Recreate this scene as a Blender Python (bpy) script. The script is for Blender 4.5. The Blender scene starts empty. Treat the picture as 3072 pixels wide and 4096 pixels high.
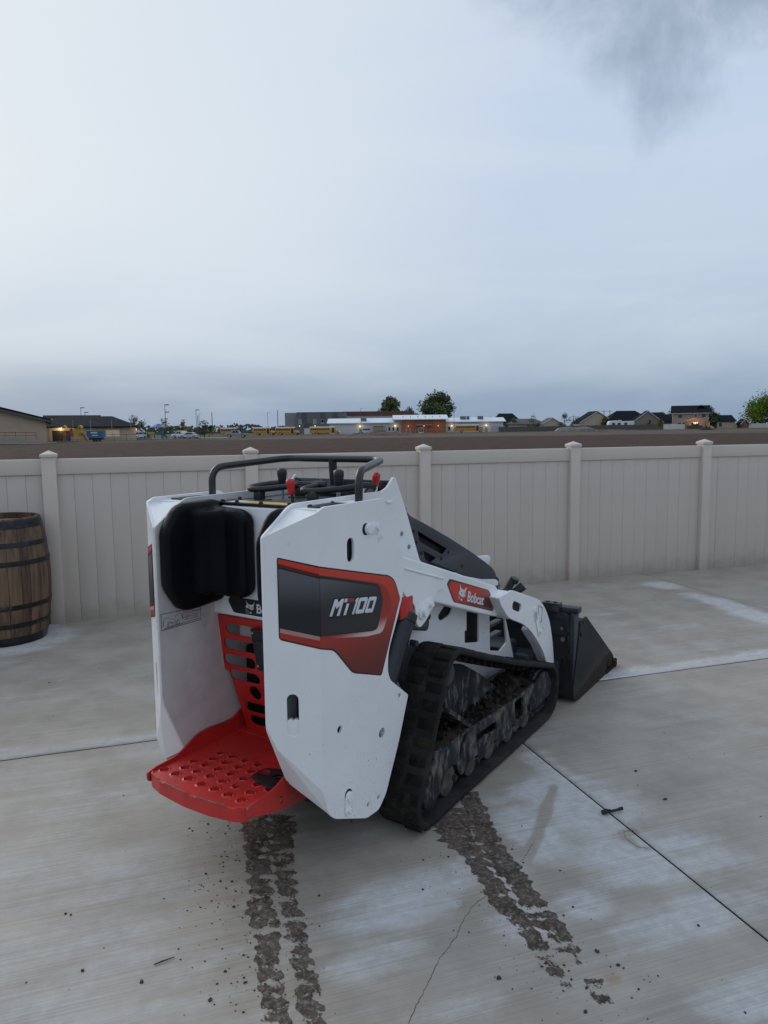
import bpy, bmesh, math, random
from mathutils import Vector, Matrix, noise
random.seed(7)
R = math.radians
SC = bpy.context.scene
COL = SC.collection

# ---------------------------------------------------------------- camera
cam_d = bpy.data.cameras.new('camera'); cam = bpy.data.objects.new('camera', cam_d); COL.objects.link(cam)
cam_d.sensor_fit = 'VERTICAL'; cam_d.sensor_height = 36.0; cam_d.lens = 26.18
cam_d.clip_start = 0.05; cam_d.clip_end = 9000
_p, _r = 0.10996, -0.01104
_fw = Vector((0, math.cos(_p), -math.sin(_p))); _rt = Vector((1, 0, 0)); _up = _rt.cross(_fw)
_rt2 = _rt*math.cos(_r) + _up*math.sin(_r); _up2 = _up*math.cos(_r) - _rt*math.sin(_r)
_m = Matrix((_rt2, _up2, -_fw)).transposed().to_4x4(); _m.translation = (0, 0, 1.5)
cam.matrix_world = _m
SC.camera = cam
SC.render.resolution_x, SC.render.resolution_y = 768, 1024

# ---------------------------------------------------------------- light
SUN_AZ, SUN_EL = R(-50), R(25)          # azimuth from +Y, to the left
sdir = Vector((math.sin(SUN_AZ)*math.cos(SUN_EL), math.cos(SUN_AZ)*math.cos(SUN_EL), math.sin(SUN_EL)))
W = bpy.data.worlds.new('World'); SC.world = W; W.use_nodes = True
nt = W.node_tree; nt.nodes.clear()
def N(tree, t, **kw):
    n = tree.nodes.new(t)
    for k, v in kw.items(): setattr(n, k, v)
    return n
def LK(tree, a, b): tree.links.new(a, b)
def mth(tree, op, a, b=None, c=None, clamp=False):
    n = N(tree, 'ShaderNodeMath', operation=op, use_clamp=clamp)
    for i, v in enumerate((a, b, c)):
        if v is None: continue
        if isinstance(v, (int, float)): n.inputs[i].default_value = v
        else: LK(tree, v, n.inputs[i])
    return n.outputs[0]
def mapr(tree, v, a, b, c=0., d=1., smooth=True):
    n = N(tree, 'ShaderNodeMapRange', interpolation_type='SMOOTHSTEP' if smooth else 'LINEAR')
    LK(tree, v, n.inputs[0])
    for i, x in enumerate((a, b, c, d)): n.inputs[i+1].default_value = x
    return n.outputs[0]
def mixc(tree, f, a, b, blend='MIX'):
    n = N(tree, 'ShaderNodeMix', data_type='RGBA', blend_type=blend)
    for i, v in ((0, f), (6, a), (7, b)):
        if isinstance(v, (int, float)): n.inputs[i].default_value = v
        elif isinstance(v, (tuple, list)): n.inputs[i].default_value = (*v[:3], 1)
        else: LK(tree, v, n.inputs[i])
    return n.outputs[2]
def ramp(tree, v, stops):
    n = N(tree, 'ShaderNodeValToRGB'); e = n.color_ramp.elements
    while len(e) < len(stops): e.new(0.5)
    for i, (p, c) in enumerate(stops):
        e[i].position = p; e[i].color = (*c[:3], 1)
    LK(tree, v, n.inputs[0]); return n.outputs[0]
def vdot(tree, v, d):
    n = N(tree, 'ShaderNodeVectorMath', operation='DOT_PRODUCT'); LK(tree, v, n.inputs[0]); n.inputs[1].default_value = d
    return n.outputs['Value']
def noi(tree, vec, scale, detail=4, rough=.55, dist=0.):
    n = N(tree, 'ShaderNodeTexNoise'); n.inputs['Scale'].default_value = scale; n.inputs['Detail'].default_value = detail
    n.inputs['Roughness'].default_value = rough; n.inputs['Distortion'].default_value = dist
    if vec is not None: LK(tree, vec, n.inputs['Vector'])
    return n.outputs['Fac']
tc = N(nt, 'ShaderNodeTexCoord'); nv = N(nt, 'ShaderNodeVectorMath', operation='NORMALIZE'); LK(nt, tc.outputs['Generated'], nv.inputs[0])
dv = nv.outputs[0]
sep = N(nt, 'ShaderNodeSeparateXYZ'); LK(nt, dv, sep.inputs[0])
sky = N(nt, 'ShaderNodeTexSky', sky_type='NISHITA'); sky.sun_disc = False; sky.sun_elevation = SUN_EL; sky.sun_rotation = SUN_AZ
sky.air_density = 1.2; sky.dust_density = 3.0
zz = sep.outputs[2]
base = ramp(nt, zz, [(0.0, (.245, .335, .46)), (.035, (.26, .35, .475)), (.09, (.385, .48, .605)), (.20, (.492, .582, .708)), (.34, (.508, .608, .76)), (.60, (.52, .622, .78)), (1.0, (.51, .595, .735))])
# high thin overcast: broad soft bands
cmb = N(nt, 'ShaderNodeCombineXYZ'); zo = mth(nt, 'ADD', zz, .16)
LK(nt, mth(nt, 'DIVIDE', sep.outputs[0], zo), cmb.inputs[0]); LK(nt, mth(nt, 'DIVIDE', sep.outputs[1], zo), cmb.inputs[1])
pv = cmb.outputs[0]
vst = N(nt, 'ShaderNodeMapping'); vst.inputs['Scale'].default_value = (1.2, 1.2, 5.5); LK(nt, dv, vst.inputs[0])
veil = noi(nt, vst.outputs[0], 1.6, 6, .55, .5)
base = mixc(nt, mapr(nt, veil, .34, .70, 0., .55), base, (.585, .665, .745))
gdir = Vector((-.46, .83, .36)).normalized()            # thin bright cloud in front of the low sun
glow = mth(nt, 'MULTIPLY', mapr(nt, vdot(nt, dv, gdir), .76, 1.0, 0., .80), mapr(nt, zz, .03, .30, .10, 1.))
base = mixc(nt, glow, base, (.685, .74, .785))
low = mapr(nt, zz, .0, .13, 1., 0.)                      # grey bank of cloud along the horizon
bank = noi(nt, pv, .9, 4, .5, .3)
base = mixc(nt, mth(nt, 'MULTIPLY', low, mapr(nt, bank, .3, .7, .40, .80)), base, (.245, .33, .455))
# darker ragged cloud, overhead to the right, thinning out elsewhere
cdir = Vector((.34, .76, .60)).normalized()
cn = noi(nt, dv, 6.0, 9, .60, .25); cn2 = noi(nt, pv, .5, 2, .5)
near = mapr(nt, vdot(nt, dv, cdir), .935, .998, -.18, .16)
cl = mth(nt, 'ADD', mth(nt, 'ADD', mth(nt, 'MULTIPLY', cn, .7), mth(nt, 'MULTIPLY', cn2, .3)), near)
base = mixc(nt, mapr(nt, cl, .42, .74, 0., .92), base, (.25, .32, .43))
tint = mixc(nt, 1.0, base, (10, 10, 10), 'MULTIPLY')
full = mixc(nt, .94, sky.outputs[0], tint)
bg = N(nt, 'ShaderNodeBackground'); LK(nt, full, bg.inputs[0]); bg.inputs[1].default_value = .1
wo = N(nt, 'ShaderNodeOutputWorld'); LK(nt, bg.outputs[0], wo.inputs[0])
sl = bpy.data.lights.new('sun', 'SUN'); sl.energy = 1.0; sl.angle = R(32); sl.color = (1, .955, .90)
so = bpy.data.objects.new('sun', sl); COL.objects.link(so); so.rotation_euler = (-sdir).to_track_quat('-Z', 'Y').to_euler()
so.location = (-8, 8, 9)
vs = SC.view_settings; vs.view_transform = 'Standard'; vs.look = 'None'; vs.exposure = 0.14; vs.gamma = 1; vs.use_curve_mapping = False

# ---------------------------------------------------------------- materials
MATS = {}
def mat(name, col, rough=.5, metal=0., var=.12, vscale=6., bump=0., bscale=60., col2=None, c2scale=4., c2lo=.5, c2hi=.6, rvar=0., spec=.5, coat=0., stretch=None, emit=None, world=False):
    """procedural principled material: base colour, soft value variation, optional second colour in patches, bump"""
    if name in MATS: return MATS[name]
    m = bpy.data.materials.new(name); m.use_nodes = True; t = m.node_tree; b = t.nodes['Principled BSDF']
    if world:
        vec = N(t, 'ShaderNodeNewGeometry').outputs['Position']
    else:
        vec = N(t, 'ShaderNodeTexCoord').outputs['Object']
    if stretch:
        mp = N(t, 'ShaderNodeMapping'); mp.inputs['Scale'].default_value = stretch; LK(t, vec, mp.inputs[0]); svec = mp.outputs[0]
    else: svec = vec
    c = (*col, 1)
    n1 = noi(t, svec, vscale, 5, .6)
    dark = tuple(x*(1-var) for x in col); lite = tuple(min(1, x*(1+var)) for x in col)
    cc = mixc(t, mapr(t, n1, .3, .7), dark, lite)
    rr = None
    if col2:
        n2 = noi(t, svec, c2scale, 8, .65, .3); f = mapr(t, n2, c2lo, c2hi)
        cc = mixc(t, f, cc, col2); rr = f
    LK(t, cc, b.inputs['Base Color'])
    b.inputs['Metallic'].default_value = metal; b.inputs['Roughness'].default_value = rough
    b.inputs['Specular IOR Level'].default_value = spec; b.inputs['Coat Weight'].default_value = coat; b.inputs['Coat Roughness'].default_value = .15
    if rvar: LK(t, mapr(t, noi(t, vec, vscale*2.3, 4), .3, .7, rough-rvar, rough+rvar), b.inputs['Roughness'])
    if bump:
        bn = N(t, 'ShaderNodeBump'); bn.inputs['Strength'].default_value = bump; bn.inputs['Distance'].default_value = .01
        LK(t, noi(t, svec, bscale, 6, .6), bn.inputs['Height']); LK(t, bn.outputs[0], b.inputs['Normal'])
    if emit:
        b.inputs['Emission Color'].default_value = (*emit[:3], 1); b.inputs['Emission Strength'].default_value = emit[3]
    MATS[name] = m; return m

# ---------------------------------------------------------------- mesh helpers
def finish(name, me, m, parent=None, ang=38, smooth=True):
    bm = bmesh.new(); bm.from_mesh(me)
    bmesh.ops.remove_doubles(bm, verts=bm.verts, dist=1e-5)
    bmesh.ops.recalc_face_normals(bm, faces=bm.faces)
    a = R(ang)
    for f in bm.faces: f.smooth = smooth
    for e in bm.edges:
        if len(e.link_faces) == 2: e.smooth = e.calc_face_angle(0) < a
        else: e.smooth = False
    bm.to_mesh(me); bm.free()
    return link(name, me, m, parent)
def link(name, me, m=None, parent=None):
    me.name = name
    if m is not None:
        me.materials.clear()
        for k in (m if isinstance(m, (list, tuple)) else [m]): me.materials.append(k)
    o = bpy.data.objects.new(name, me); COL.objects.link(o)
    if parent: o.parent = parent
    return o
def tag(o, label=None, cat=None, group=None, kind=None):
    if label: o['label'] = label
    if cat: o['category'] = cat
    if group: o['group'] = group
    if kind: o['kind'] = kind
    return o
def thing(name, label, cat, loc=(0, 0, 0), rz=0., group=None):
    o = bpy.data.objects.new(name, None); COL.objects.link(o); o.location = loc; o.rotation_euler = (0, 0, rz)
    o.empty_display_size = .2
    return tag(o, label, cat, group)
def copy_tree(o, parent=None):
    c = o.copy(); COL.objects.link(c)
    if parent: c.parent = parent
    for ch in o.children: copy_tree(ch, c)
    return c
class MB:
    """collects geometry into one mesh"""
    def __init__(s): s.v = []; s.f = []; s.mi = []
    def add(s, vs, fs, mi=0):
        k = len(s.v); s.v += [tuple(x) for x in vs]; s.f += [tuple(i+k for i in f) for f in fs]; s.mi += [mi]*len(fs); return s
    def box(s, a, b, mi=0, M=None):
        (x0, y0, z0), (x1, y1, z1) = a, b
        vs = [Vector(p) for p in ((x0,y0,z0),(x1,y0,z0),(x1,y1,z0),(x0,y1,z0),(x0,y0,z1),(x1,y0,z1),(x1,y1,z1),(x0,y1,z1))]
        if M: vs = [M @ p for p in vs]
        return s.add(vs, [(0,3,2,1),(4,5,6,7),(0,1,5,4),(1,2,6,5),(2,3,7,6),(3,0,4,7)], mi)
    def bbox(s, a, b, bev=.003, seg=2, mi=0, M=None):
        bm = bmesh.new(); bmesh.ops.create_cube(bm, size=1)
        for v in bm.verts: v.co = Vector([(a[i]+b[i])/2 + v.co[i]*(b[i]-a[i]) for i in range(3)])
        bmesh.ops.bevel(bm, geom=list(bm.edges), offset=bev, segments=seg, affect='EDGES', profile=.5)
        bm.verts.index_update()
        vs = [(M @ v.co if M else v.co.copy()) for v in bm.verts]; fs = [tuple(v.index for v in f.verts) for f in bm.faces]; bm.free()
        return s.add(vs, fs, mi)
    def prism(s, prof, f, c0, c1, mi=0):
        """closed polygon prof of (a,b), f(a,b,c)->point"""
        n = len(prof); vs = [f(a, b, c0) for a, b in prof] + [f(a, b, c1) for a, b in prof]
        fs = [tuple(range(n))[::-1], tuple(range(n, 2*n))] + [(i, (i+1) % n, n+(i+1) % n, n+i) for i in range(n)]
        return s.add(vs, fs, mi)
    def tube(s, pts, r, seg=10, mi=0, cap=True):
        pts = [Vector(p) for p in pts]; n = len(pts); rs = r if isinstance(r, (list, tuple)) else [r]*n
        up = Vector((0, 0, 1)); prev = None; vs = []; fs = []
        for i, p in enumerate(pts):
            t = (pts[min(i+1, n-1)] - pts[max(i-1, 0)]).normalized()
            if prev is None:
                a = t.cross(up)
                if a.length < .05: a = t.cross(Vector((1, 0, 0)))
                a.normalize()
            else:
                a = prev - t*prev.dot(t)
                a = a.normalized() if a.length > 1e-6 else t.orthogonal().normalized()
            prev = a; b = t.cross(a)
            vs += [p + (a*math.cos(2*math.pi*k/seg) + b*math.sin(2*math.pi*k/seg))*rs[i] for k in range(seg)]
        for i in range(n-1):
            fs += [(i*seg+k, i*seg+(k+1) % seg, (i+1)*seg+(k+1) % seg, (i+1)*seg+k) for k in range(seg)]
        if cap: fs += [tuple(range(seg))[::-1], tuple(range((n-1)*seg, n*seg))]
        return s.add(vs, fs, mi)
    def cyl(s, p0, p1, r, seg=20, mi=0, r1=None): return s.tube([p0, p1], [r, r if r1 is None else r1], seg, mi)
    def lathe(s, prof, seg=32, mi=0, M=None, close=True):
        vs = []; fs = []; n = len(prof)
        for k in range(seg):
            a = 2*math.pi*k/seg
            for r, z in prof:
                p = Vector((r*math.cos(a), r*math.sin(a), z)); vs.append(M @ p if M else p)
        for k in range(seg):
            j = (k+1) % seg
            for i in range(n-1): fs.append((k*n+i, j*n+i, j*n+i+1, k*n+i+1))
        return s.add(vs, fs, mi)
    def mesh(s):
        me = bpy.data.meshes.new('m'); me.from_pydata(s.v, [], s.f)
        for p, i in zip(me.polygons, s.mi): p.material_index = i
        me.update(); return me
    def build(s, name, m, parent=None, ang=38, smooth=True): return finish(name, s.mesh(), m, parent, ang, smooth)
def rnd(pts, r, seg=4):
    """round the corners of a polygon"""
    out = []; n = len(pts); rr = r if isinstance(r, (list, tuple)) else [r]*n
    for i in range(n):
        p = Vector(pts[i]); a = Vector(pts[i-1])-p; b = Vector(pts[(i+1) % n])-p
        la, lb = a.length, b.length
        q = min(rr[i], la*.48, lb*.48)
        if q < 1e-5 or abs(a.angle(b)-math.pi) < .05: out.append(tuple(p)); continue
        p0 = p+a/la*q; p1 = p+b/lb*q
        for k in range(seg+1):
            t = k/seg; out.append(tuple(p0*(1-t)**2 + p*2*t*(1-t) + p1*t*t))
    return out
def circ(c, r, n=16, r2=None): return [(c[0]+r*math.cos(2*math.pi*k/n), c[1]+(r2 or r)*math.sin(2*math.pi*k/n)) for k in range(n)]
def slot(c0, c1, r, n=6):
    c0 = Vector(c0); c1 = Vector(c1); a = math.atan2(c1.y-c0.y, c1.x-c0.x)
    return [(c1.x+r*math.cos(a-math.pi/2+math.pi*k/n), c1.y+r*math.sin(a-math.pi/2+math.pi*k/n)) for k in range(n+1)] + \
           [(c0.x+r*math.cos(a+math.pi/2+math.pi*k/n), c0.y+r*math.sin(a+math.pi/2+math.pi*k/n)) for k in range(n+1)]
def curve_plate(loops, th, bev=.001):
    """flat plate with holes: list of closed loops -> (verts, faces), lying in z 0..th"""
    cu = bpy.data.curves.new('c', 'CURVE'); cu.dimensions = '2D'; cu.fill_mode = 'BOTH'
    cu.extrude = max(th/2-bev, 1e-5); cu.bevel_depth = bev; cu.bevel_resolution = 1; cu.offset = -bev
    for lp in loops:
        sp = cu.splines.new('POLY'); sp.points.add(len(lp)-1); sp.use_cyclic_u = True
        for i, p in enumerate(lp): sp.points[i].co = (p[0], p[1], 0, 1)
    ob = bpy.data.objects.new('c', cu); me = bpy.data.meshes.new_from_object(ob)
    vs = [(v.co.x, v.co.y, v.co.z+th/2) for v in me.vertices]; fs = [tuple(p.vertices) for p in me.polygons]
    bpy.data.objects.remove(ob); bpy.data.curves.remove(cu); bpy.data.meshes.remove(me)
    return vs, fs
def plate(mb, loops, f, th, bev=.001, mi=0):
    """add a plate to mb; f(a,b,c) maps in-plane coords + thickness to 3D"""
    vs, fs = curve_plate(loops, th, bev); return mb.add([f(*v) for v in vs], fs, mi)
def text_mesh(body, f, w=None, h=None, shear=0., off=.012, th=.0006):
    cu = bpy.data.curves.new('t', 'FONT'); cu.body = body; cu.size = 1; cu.offset = off; cu.extrude = .001; cu.shear = shear
    ob = bpy.data.objects.new('t', cu); me = bpy.data.meshes.new_from_object(ob)
    xs = [v.co.x for v in me.vertices]; ys = [v.co.y for v in me.vertices]
    x0, x1, y0, y1 = min(xs), max(xs), min(ys), max(ys)
    vs = [f((v.co.x-x0)/(x1-x0), (v.co.y-y0)/(y1-y0), (v.co.z+.001)/.002*th) for v in me.vertices]; fs = [tuple(p.vertices) for p in me.polygons]
    bpy.data.objects.remove(ob); bpy.data.curves.remove(cu); bpy.data.meshes.remove(me)
    return vs, fs
def path_round(pts, r, seg=6):
    """polyline with rounded corners (3D)"""
    pts = [Vector(p) for p in pts]; out = [pts[0]]
    for i in range(1, len(pts)-1):
        p = pts[i]; a = pts[i-1]-p; b = pts[i+1]-p; q = min(r, a.length*.45, b.length*.45)
        p0 = p+a.normalized()*q; p1 = p+b.normalized()*q
        for k in range(seg+1):
            t = k/seg; out.append(p0*(1-t)**2 + p*2*t*(1-t) + p1*t*t)
    return out+[pts[-1]]

# ================================================================ THE SETTING
TH = 0.3167                                    # direction of the fence and of the slab grid
ds = Vector((math.cos(TH), math.sin(TH), 0)); dn = Vector((-math.sin(TH), math.cos(TH), 0))
FN = 6.294                                     # distance of the fence line
def fn_noise(x, y, sc, sd=0.): return noise.noise((x*sc+sd, y*sc-sd*1.7, sd*.37))
def sstep(x, a, b):
    t = min(1, max(0, (x-a)/(b-a))); return t*t*(3-2*t)
def terrain(X, Y):
    t = max(0., .0062*X)*sstep(Y, 60, 230)
    return -.05 + t

# ---- field and far ground: one sheet to the horizon
def make_ground():
    ys = [-40, -10, 0, 3]; y = 5.
    while y < 4200: ys.append(y); y *= 1.07
    na = 72; vs = []; fs = []
    for Y in ys:
        half = 60 + max(Y, 0)*1.25
        for i in range(na+1):
            X = (i/na*2-1)*half
            z = terrain(X, Y)
            if 7.5 < Y < 130: z += .03*fn_noise(X, Y, .35) + .05*fn_noise(X, Y, .07, 3)
            if Y < 7.5: z = -.16
            vs.append((X, Y, z))
    for j in range(len(ys)-1):
        for i in range(na): fs.append((j*(na+1)+i, j*(na+1)+i+1, (j+1)*(na+1)+i+1, (j+1)*(na+1)+i))
    me = bpy.data.meshes.new('g'); me.from_pydata(vs, [], fs)
    m = bpy.data.materials.new('tilled soil and verge'); m.use_nodes = True; t = m.node_tree; b = t.nodes['Principled BSDF']
    pos = N(t, 'ShaderNodeNewGeometry').outputs['Position']; sp = N(t, 'ShaderNodeSeparateXYZ'); LK(t, pos, sp.inputs[0])
    n1 = noi(t, pos, .55, 6, .65); n2 = noi(t, pos, 3.2, 6, .7); nb = noi(t, pos, .035, 4, .6)
    soil = mixc(t, mapr(t, n1, .3, .7), (.054, .032, .024), (.094, .059, .044))
    soil = mixc(t, mapr(t, n2, .66, .76), soil, (.21, .17, .14))
    mp = N(t, 'ShaderNodeMapping'); mp.inputs['Scale'].default_value = (.02, .22, 1); LK(t, pos, mp.inputs[0])
    band = noi(t, mp.outputs[0], 1., 5, .6)
    pale = mixc(t, mapr(t, band, .3, .7), (.10, .072, .057), (.165, .128, .102))
    grass = mixc(t, mapr(t, noi(t, pos, .4, 5, .7), .3, .7), (.06, .068, .036), (.115, .10, .068))
    yy = mth(t, 'ADD', sp.outputs[1], mth(t, 'MULTIPLY', mth(t, 'SUBTRACT', nb, .5), 26))
    col = mixc(t, mapr(t, yy, 138, 150), soil, pale)
    xx = mth(t, 'ADD', sp.outputs[1], mth(t, 'MULTIPLY', mth(t, 'SUBTRACT', noi(t, pos, .05, 4), .5), 50))
    lim = mapr(t, sp.outputs[0], -42, -22, 108, 205, False)
    col = mixc(t, mapr(t, mth(t, 'SUBTRACT', xx, lim), 0, 14), col, grass)
    LK(t, col, b.inputs['Base Color']); b.inputs['Roughness'].default_value = .95; b.inputs['Specular IOR Level'].default_value = .15
    bn = N(t, 'ShaderNodeBump'); bn.inputs['Strength'].default_value = 1; bn.inputs['Distance'].default_value = .25
    LK(t, n2, bn.inputs['Height']); LK(t, bn.outputs[0], b.inputs['Normal'])
    o = finish('field', me, m); tag(o, kind='structure'); return o
make_ground()

# ---- concrete patio: slabs with recessed joints
def concrete_mat():
    m = bpy.data.materials.new('broomed wet concrete'); m.use_nodes = True; t = m.node_tree; b = t.nodes['Principled BSDF']
    pos = N(t, 'ShaderNodeNewGeometry').outputs['Position']
    mp = N(t, 'ShaderNodeMapping', vector_type='TEXTURE'); mp.inputs['Rotation'].default_value = (0, 0, TH); LK(t, pos, mp.inputs[0]); q = mp.outputs[0]
    st = N(t, 'ShaderNodeMapping'); st.inputs['Scale'].default_value = (1.3, 170, 1); LK(t, q, st.inputs[0])
    broom = noi(t, st.outputs[0], 1.0, 4, .6, .2)
    st2 = N(t, 'ShaderNodeMapping'); st2.inputs['Scale'].default_value = (.7, 26, 1); LK(t, q, st2.inputs[0]); broom2 = noi(t, st2.outputs[0], 1., 4, .6)
    at = N(t, 'ShaderNodeAttribute', attribute_name='dry'); a = at.outputs['Fac']
    fine = noi(t, q, 22, 6, .7); mott = noi(t, q, 3.5, 6, .65); grit = noi(t, q, 260, 2, .5)
    a2 = mth(t, 'ADD', a, mth(t, 'ADD', mth(t, 'MULTIPLY', mth(t, 'SUBTRACT', fine, .5), .32), mth(t, 'MULTIPLY', mth(t, 'SUBTRACT', broom2, .5), .50)))
    f = mapr(t, a2, .12, .88)
    wet = mixc(t, mapr(t, mott, .3, .7), (.312, .274, .226), (.405, .364, .31))
    dry = mixc(t, mapr(t, fine, .3, .7), (.475, .47, .46), (.585, .585, .58))
    c = mixc(t, f, wet, dry)
    c = mixc(t, mapr(t, broom, .33, .60, .26, 0.), c, (.13, .12, .105))
    c = mixc(t, mapr(t, grit, .68, .76, 0., .35), c, (.11, .10, .09))
    stn = N(t, 'ShaderNodeAttribute', attribute_name='stain')
    c = mixc(t, stn.outputs['Fac'], c, (.30, .185, .085))
    LK(t, c, b.inputs['Base Color'])
    r = mapr(t, f, 0, 1, .46, .82, False)
    LK(t, r, b.inputs['Roughness']); b.inputs['Specular IOR Level'].default_value = .42
    h = mth(t, 'ADD', mth(t, 'MULTIPLY', broom, 1.0), mth(t, 'MULTIPLY', grit, .25))
    bn = N(t, 'ShaderNodeBump'); bn.inputs['Strength'].default_value = .32; bn.inputs['Distance'].default_value = .003
    LK(t, h, bn.inputs['Height']); LK(t, bn.outputs[0], b.inputs['Normal'])
    return m
CONC = concrete_mat()
CRACK = [(.317, 2.258), (.266, 2.201), (.241, 2.157), (.219, 2.11), (.202, 2.064), (.176, 2.02), (.141, 1.963), (.117, 1.898), (.093, 1.847), (.068, 1.79), (.03, 1.70), (.01, 1.6)]
HALO2 = [(.698, 2.979), (.648, 2.85), (.598, 2.713), (.543, 2.588), (.505, 2.513), (.459, 2.435)]
LOOP = [(.919, 2.637), (.881, 2.63), (.874, 2.581), (.899, 2.526), (.938, 2.515)]
BARREL = (-2.824, 5.389)
def seg_dist(x, y, pl):
    best = 9
    for (x0, y0), (x1, y1) in zip(pl[:-1], pl[1:]):
        dx, dy = x1-x0, y1-y0; t = max(0, min(1, ((x-x0)*dx+(y-y0)*dy)/(dx*dx+dy*dy)))
        d = math.hypot(x-x0-t*dx, y-y0-t*dy); best = min(best, d)
    return best
# dry patches: centre in world, half sizes along and across the broom lines, weight
DRY = [(.76, 2.80, .26, .40, 1.0), (.72, 3.18, .10, .22, .9), (.86, 2.46, .30, .22, 1.0), (.95, 2.12, .28, .16, .9), (1.0, 1.80, .24, .16, .9), (1.06, 2.50, .22, .17, .8),
       (.06, 2.24, .34, .15, .95), (.26, 2.42, .14, .07, .8), (-.02, 1.97, .20, .10, .7), (.42, 2.12, .14, .12, .75), (.62, 2.22, .12, .10, .8), (.2, 1.80, .2, .08, .5),
       (2.64, 7.00, .22, .20, 1.2, 's'), (2.86, 6.30, .16, .55, 1.05, 's'), (2.96, 5.80, .20, .45, 1.05, 's'), (1.92, 4.55, .9, .13, .85, 'n'), (2.46, 4.74, .6, .15, .85, 'n'), (1.5, 4.42, .35, .13, .95, 'n'),
       (-1.40, 3.49, .55, .10, .62, 'n'), (-1.80, 3.36, .5, .08, .62, 'n'), (.56, 2.62, .16, .30, .95), (.40, 2.36, .12, .16, .8), (2.2, 5.5, .5, .07, .55), (1.85, 5.9, .25, .05, .6), (-.1, 4.6, 1.5, .12, .3)]
def dryness(x, y):
    s = x*ds.x+y*ds.y; n = x*dn.x+y*dn.y
    v = .16 + .20*sstep(3.0-y, -.4, 1.2)*sstep(-x, -.3, .3)
    v += .20*noise.noise((s*1.1, n*5.0, 1.3)) + .16*noise.noise((s*2.6, n*2.6, 7.7))
    if 6.0 > y > 3.75: v += .10*noise.noise((s*.6, n*2, 4.4))
    k = 0.
    jit = .30*noise.noise((s*3.0, n*7.0, 2.2)) + .16*noise.noise((s*9, n*16, 5.1))
    for X, Y, rs, rn, w, *sd in DRY:
        if sd and ((sd[0] == 'n' and n < 3.69) or (sd[0] == 's' and s > 4.85)): continue
        a = ((x-X)*ds.x+(y-Y)*ds.y)/rs; b = ((x-X)*dn.x+(y-Y)*dn.y)/rn; q = a*a+b*b
        if q < 4: k = max(k, w*sstep(1.35-math.sqrt(q)+jit*1.3, 0, 1.05))
    rb = math.hypot(x-BARREL[0], y-BARREL[1]); ang = math.atan2(y-BARREL[1], x-BARREL[0])
    reach = .46+.12*max(0, math.cos(ang+.35)) + .10*jit
    if rb < 1: k = max(k, .95*sstep(reach-rb, -.06, .16))
    v = max(v, v*.35+k*.72)
    h = min(seg_dist(x, y, CRACK[:9])/.024, seg_dist(x, y, HALO2)/.020, seg_dist(x, y, LOOP)/.012) + jit*.9
    v -= .75*sstep(1.5-h, 0, .9)
    v += .16*noise.noise((s*5, n*14, 9.1))
    return max(0, min(1, v))
patio = MB().box((-30, -8, -.155), (30, FN+.115, -.0048)).build('patio', mat('joint filler', (.020, .018, .016), .95, spec=.1))
patio.rotation_euler = (0, 0, TH); tag(patio, kind='structure')
S_J = [-7.79, -4.63, -1.47, 1.69, 4.85, 8.01, 11.17]; N_J = [-2.63, .53, 3.69, FN+.11]
def near_grid(a, b, step): 
    k = max(2, int((b-a)/step)); g = [a, a+.0025] + [a+.0025+(b-a-.005)*i/k for i in range(1, k)] + [b-.0025, b]; return g
for i in range(len(S_J)-1):
    for j in range(len(N_J)-1):
        gap = .0045; gap2 = .0075
        a, b2, c_, d_ = S_J[i]+gap, S_J[i+1]-gap, N_J[j]+gap2, N_J[j+1]-gap2
        near = i in (2, 3) and j == 1; mid = i in (1, 2, 3, 4) and j == 2
        st = .021 if near else (.032 if mid else .3)
        gs, gn = near_grid(a, b2, st), near_grid(c_, d_, st)
        vs = []; fs = []; dry = []; stain = []
        ns, nn = len(gs), len(gn)
        for q, n_ in enumerate(gn):
            for p, s_ in enumerate(gs):
                edge = p in (0, ns-1) or q in (0, nn-1)
                w = ds*s_+dn*n_
                vs.append((s_, n_, -.004 if edge else .0)); dry.append(dryness(w.x, w.y) if (near or mid) else .3)
                stain.append(.75*sstep(1-math.hypot(w.x-.613, w.y-1.886)/.030, 0, .8) if near else 0.)
        for q in range(nn-1):
            for p in range(ns-1): fs.append((q*ns+p, q*ns+p+1, (q+1)*ns+p+1, (q+1)*ns+p))
        k = len(vs); vs += [(a, c_, -.12), (b2, c_, -.12), (b2, d_, -.12), (a, d_, -.12)]; dry += [0.]*4; stain += [0.]*4
        fs += [tuple([k+1, k]+[p for p in range(ns)]), tuple([k+3, k+2]+[(nn-1)*ns+p for p in range(ns-1, -1, -1)]),
               tuple([k, k+3]+[q*ns for q in range(nn-1, -1, -1)]), tuple([k+2, k+1]+[q*ns+ns-1 for q in range(nn)])]
        me = bpy.data.meshes.new('slab'); me.from_pydata(vs, [], fs)
        at = me.attributes.new('dry', 'FLOAT', 'POINT'); at.data.foreach_set('value', dry)
        at = me.attributes.new('stain', 'FLOAT', 'POINT'); at.data.foreach_set('value', stain)
        for p in me.polygons: p.use_smooth = True
        link('slab', me, CONC, patio)
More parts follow.
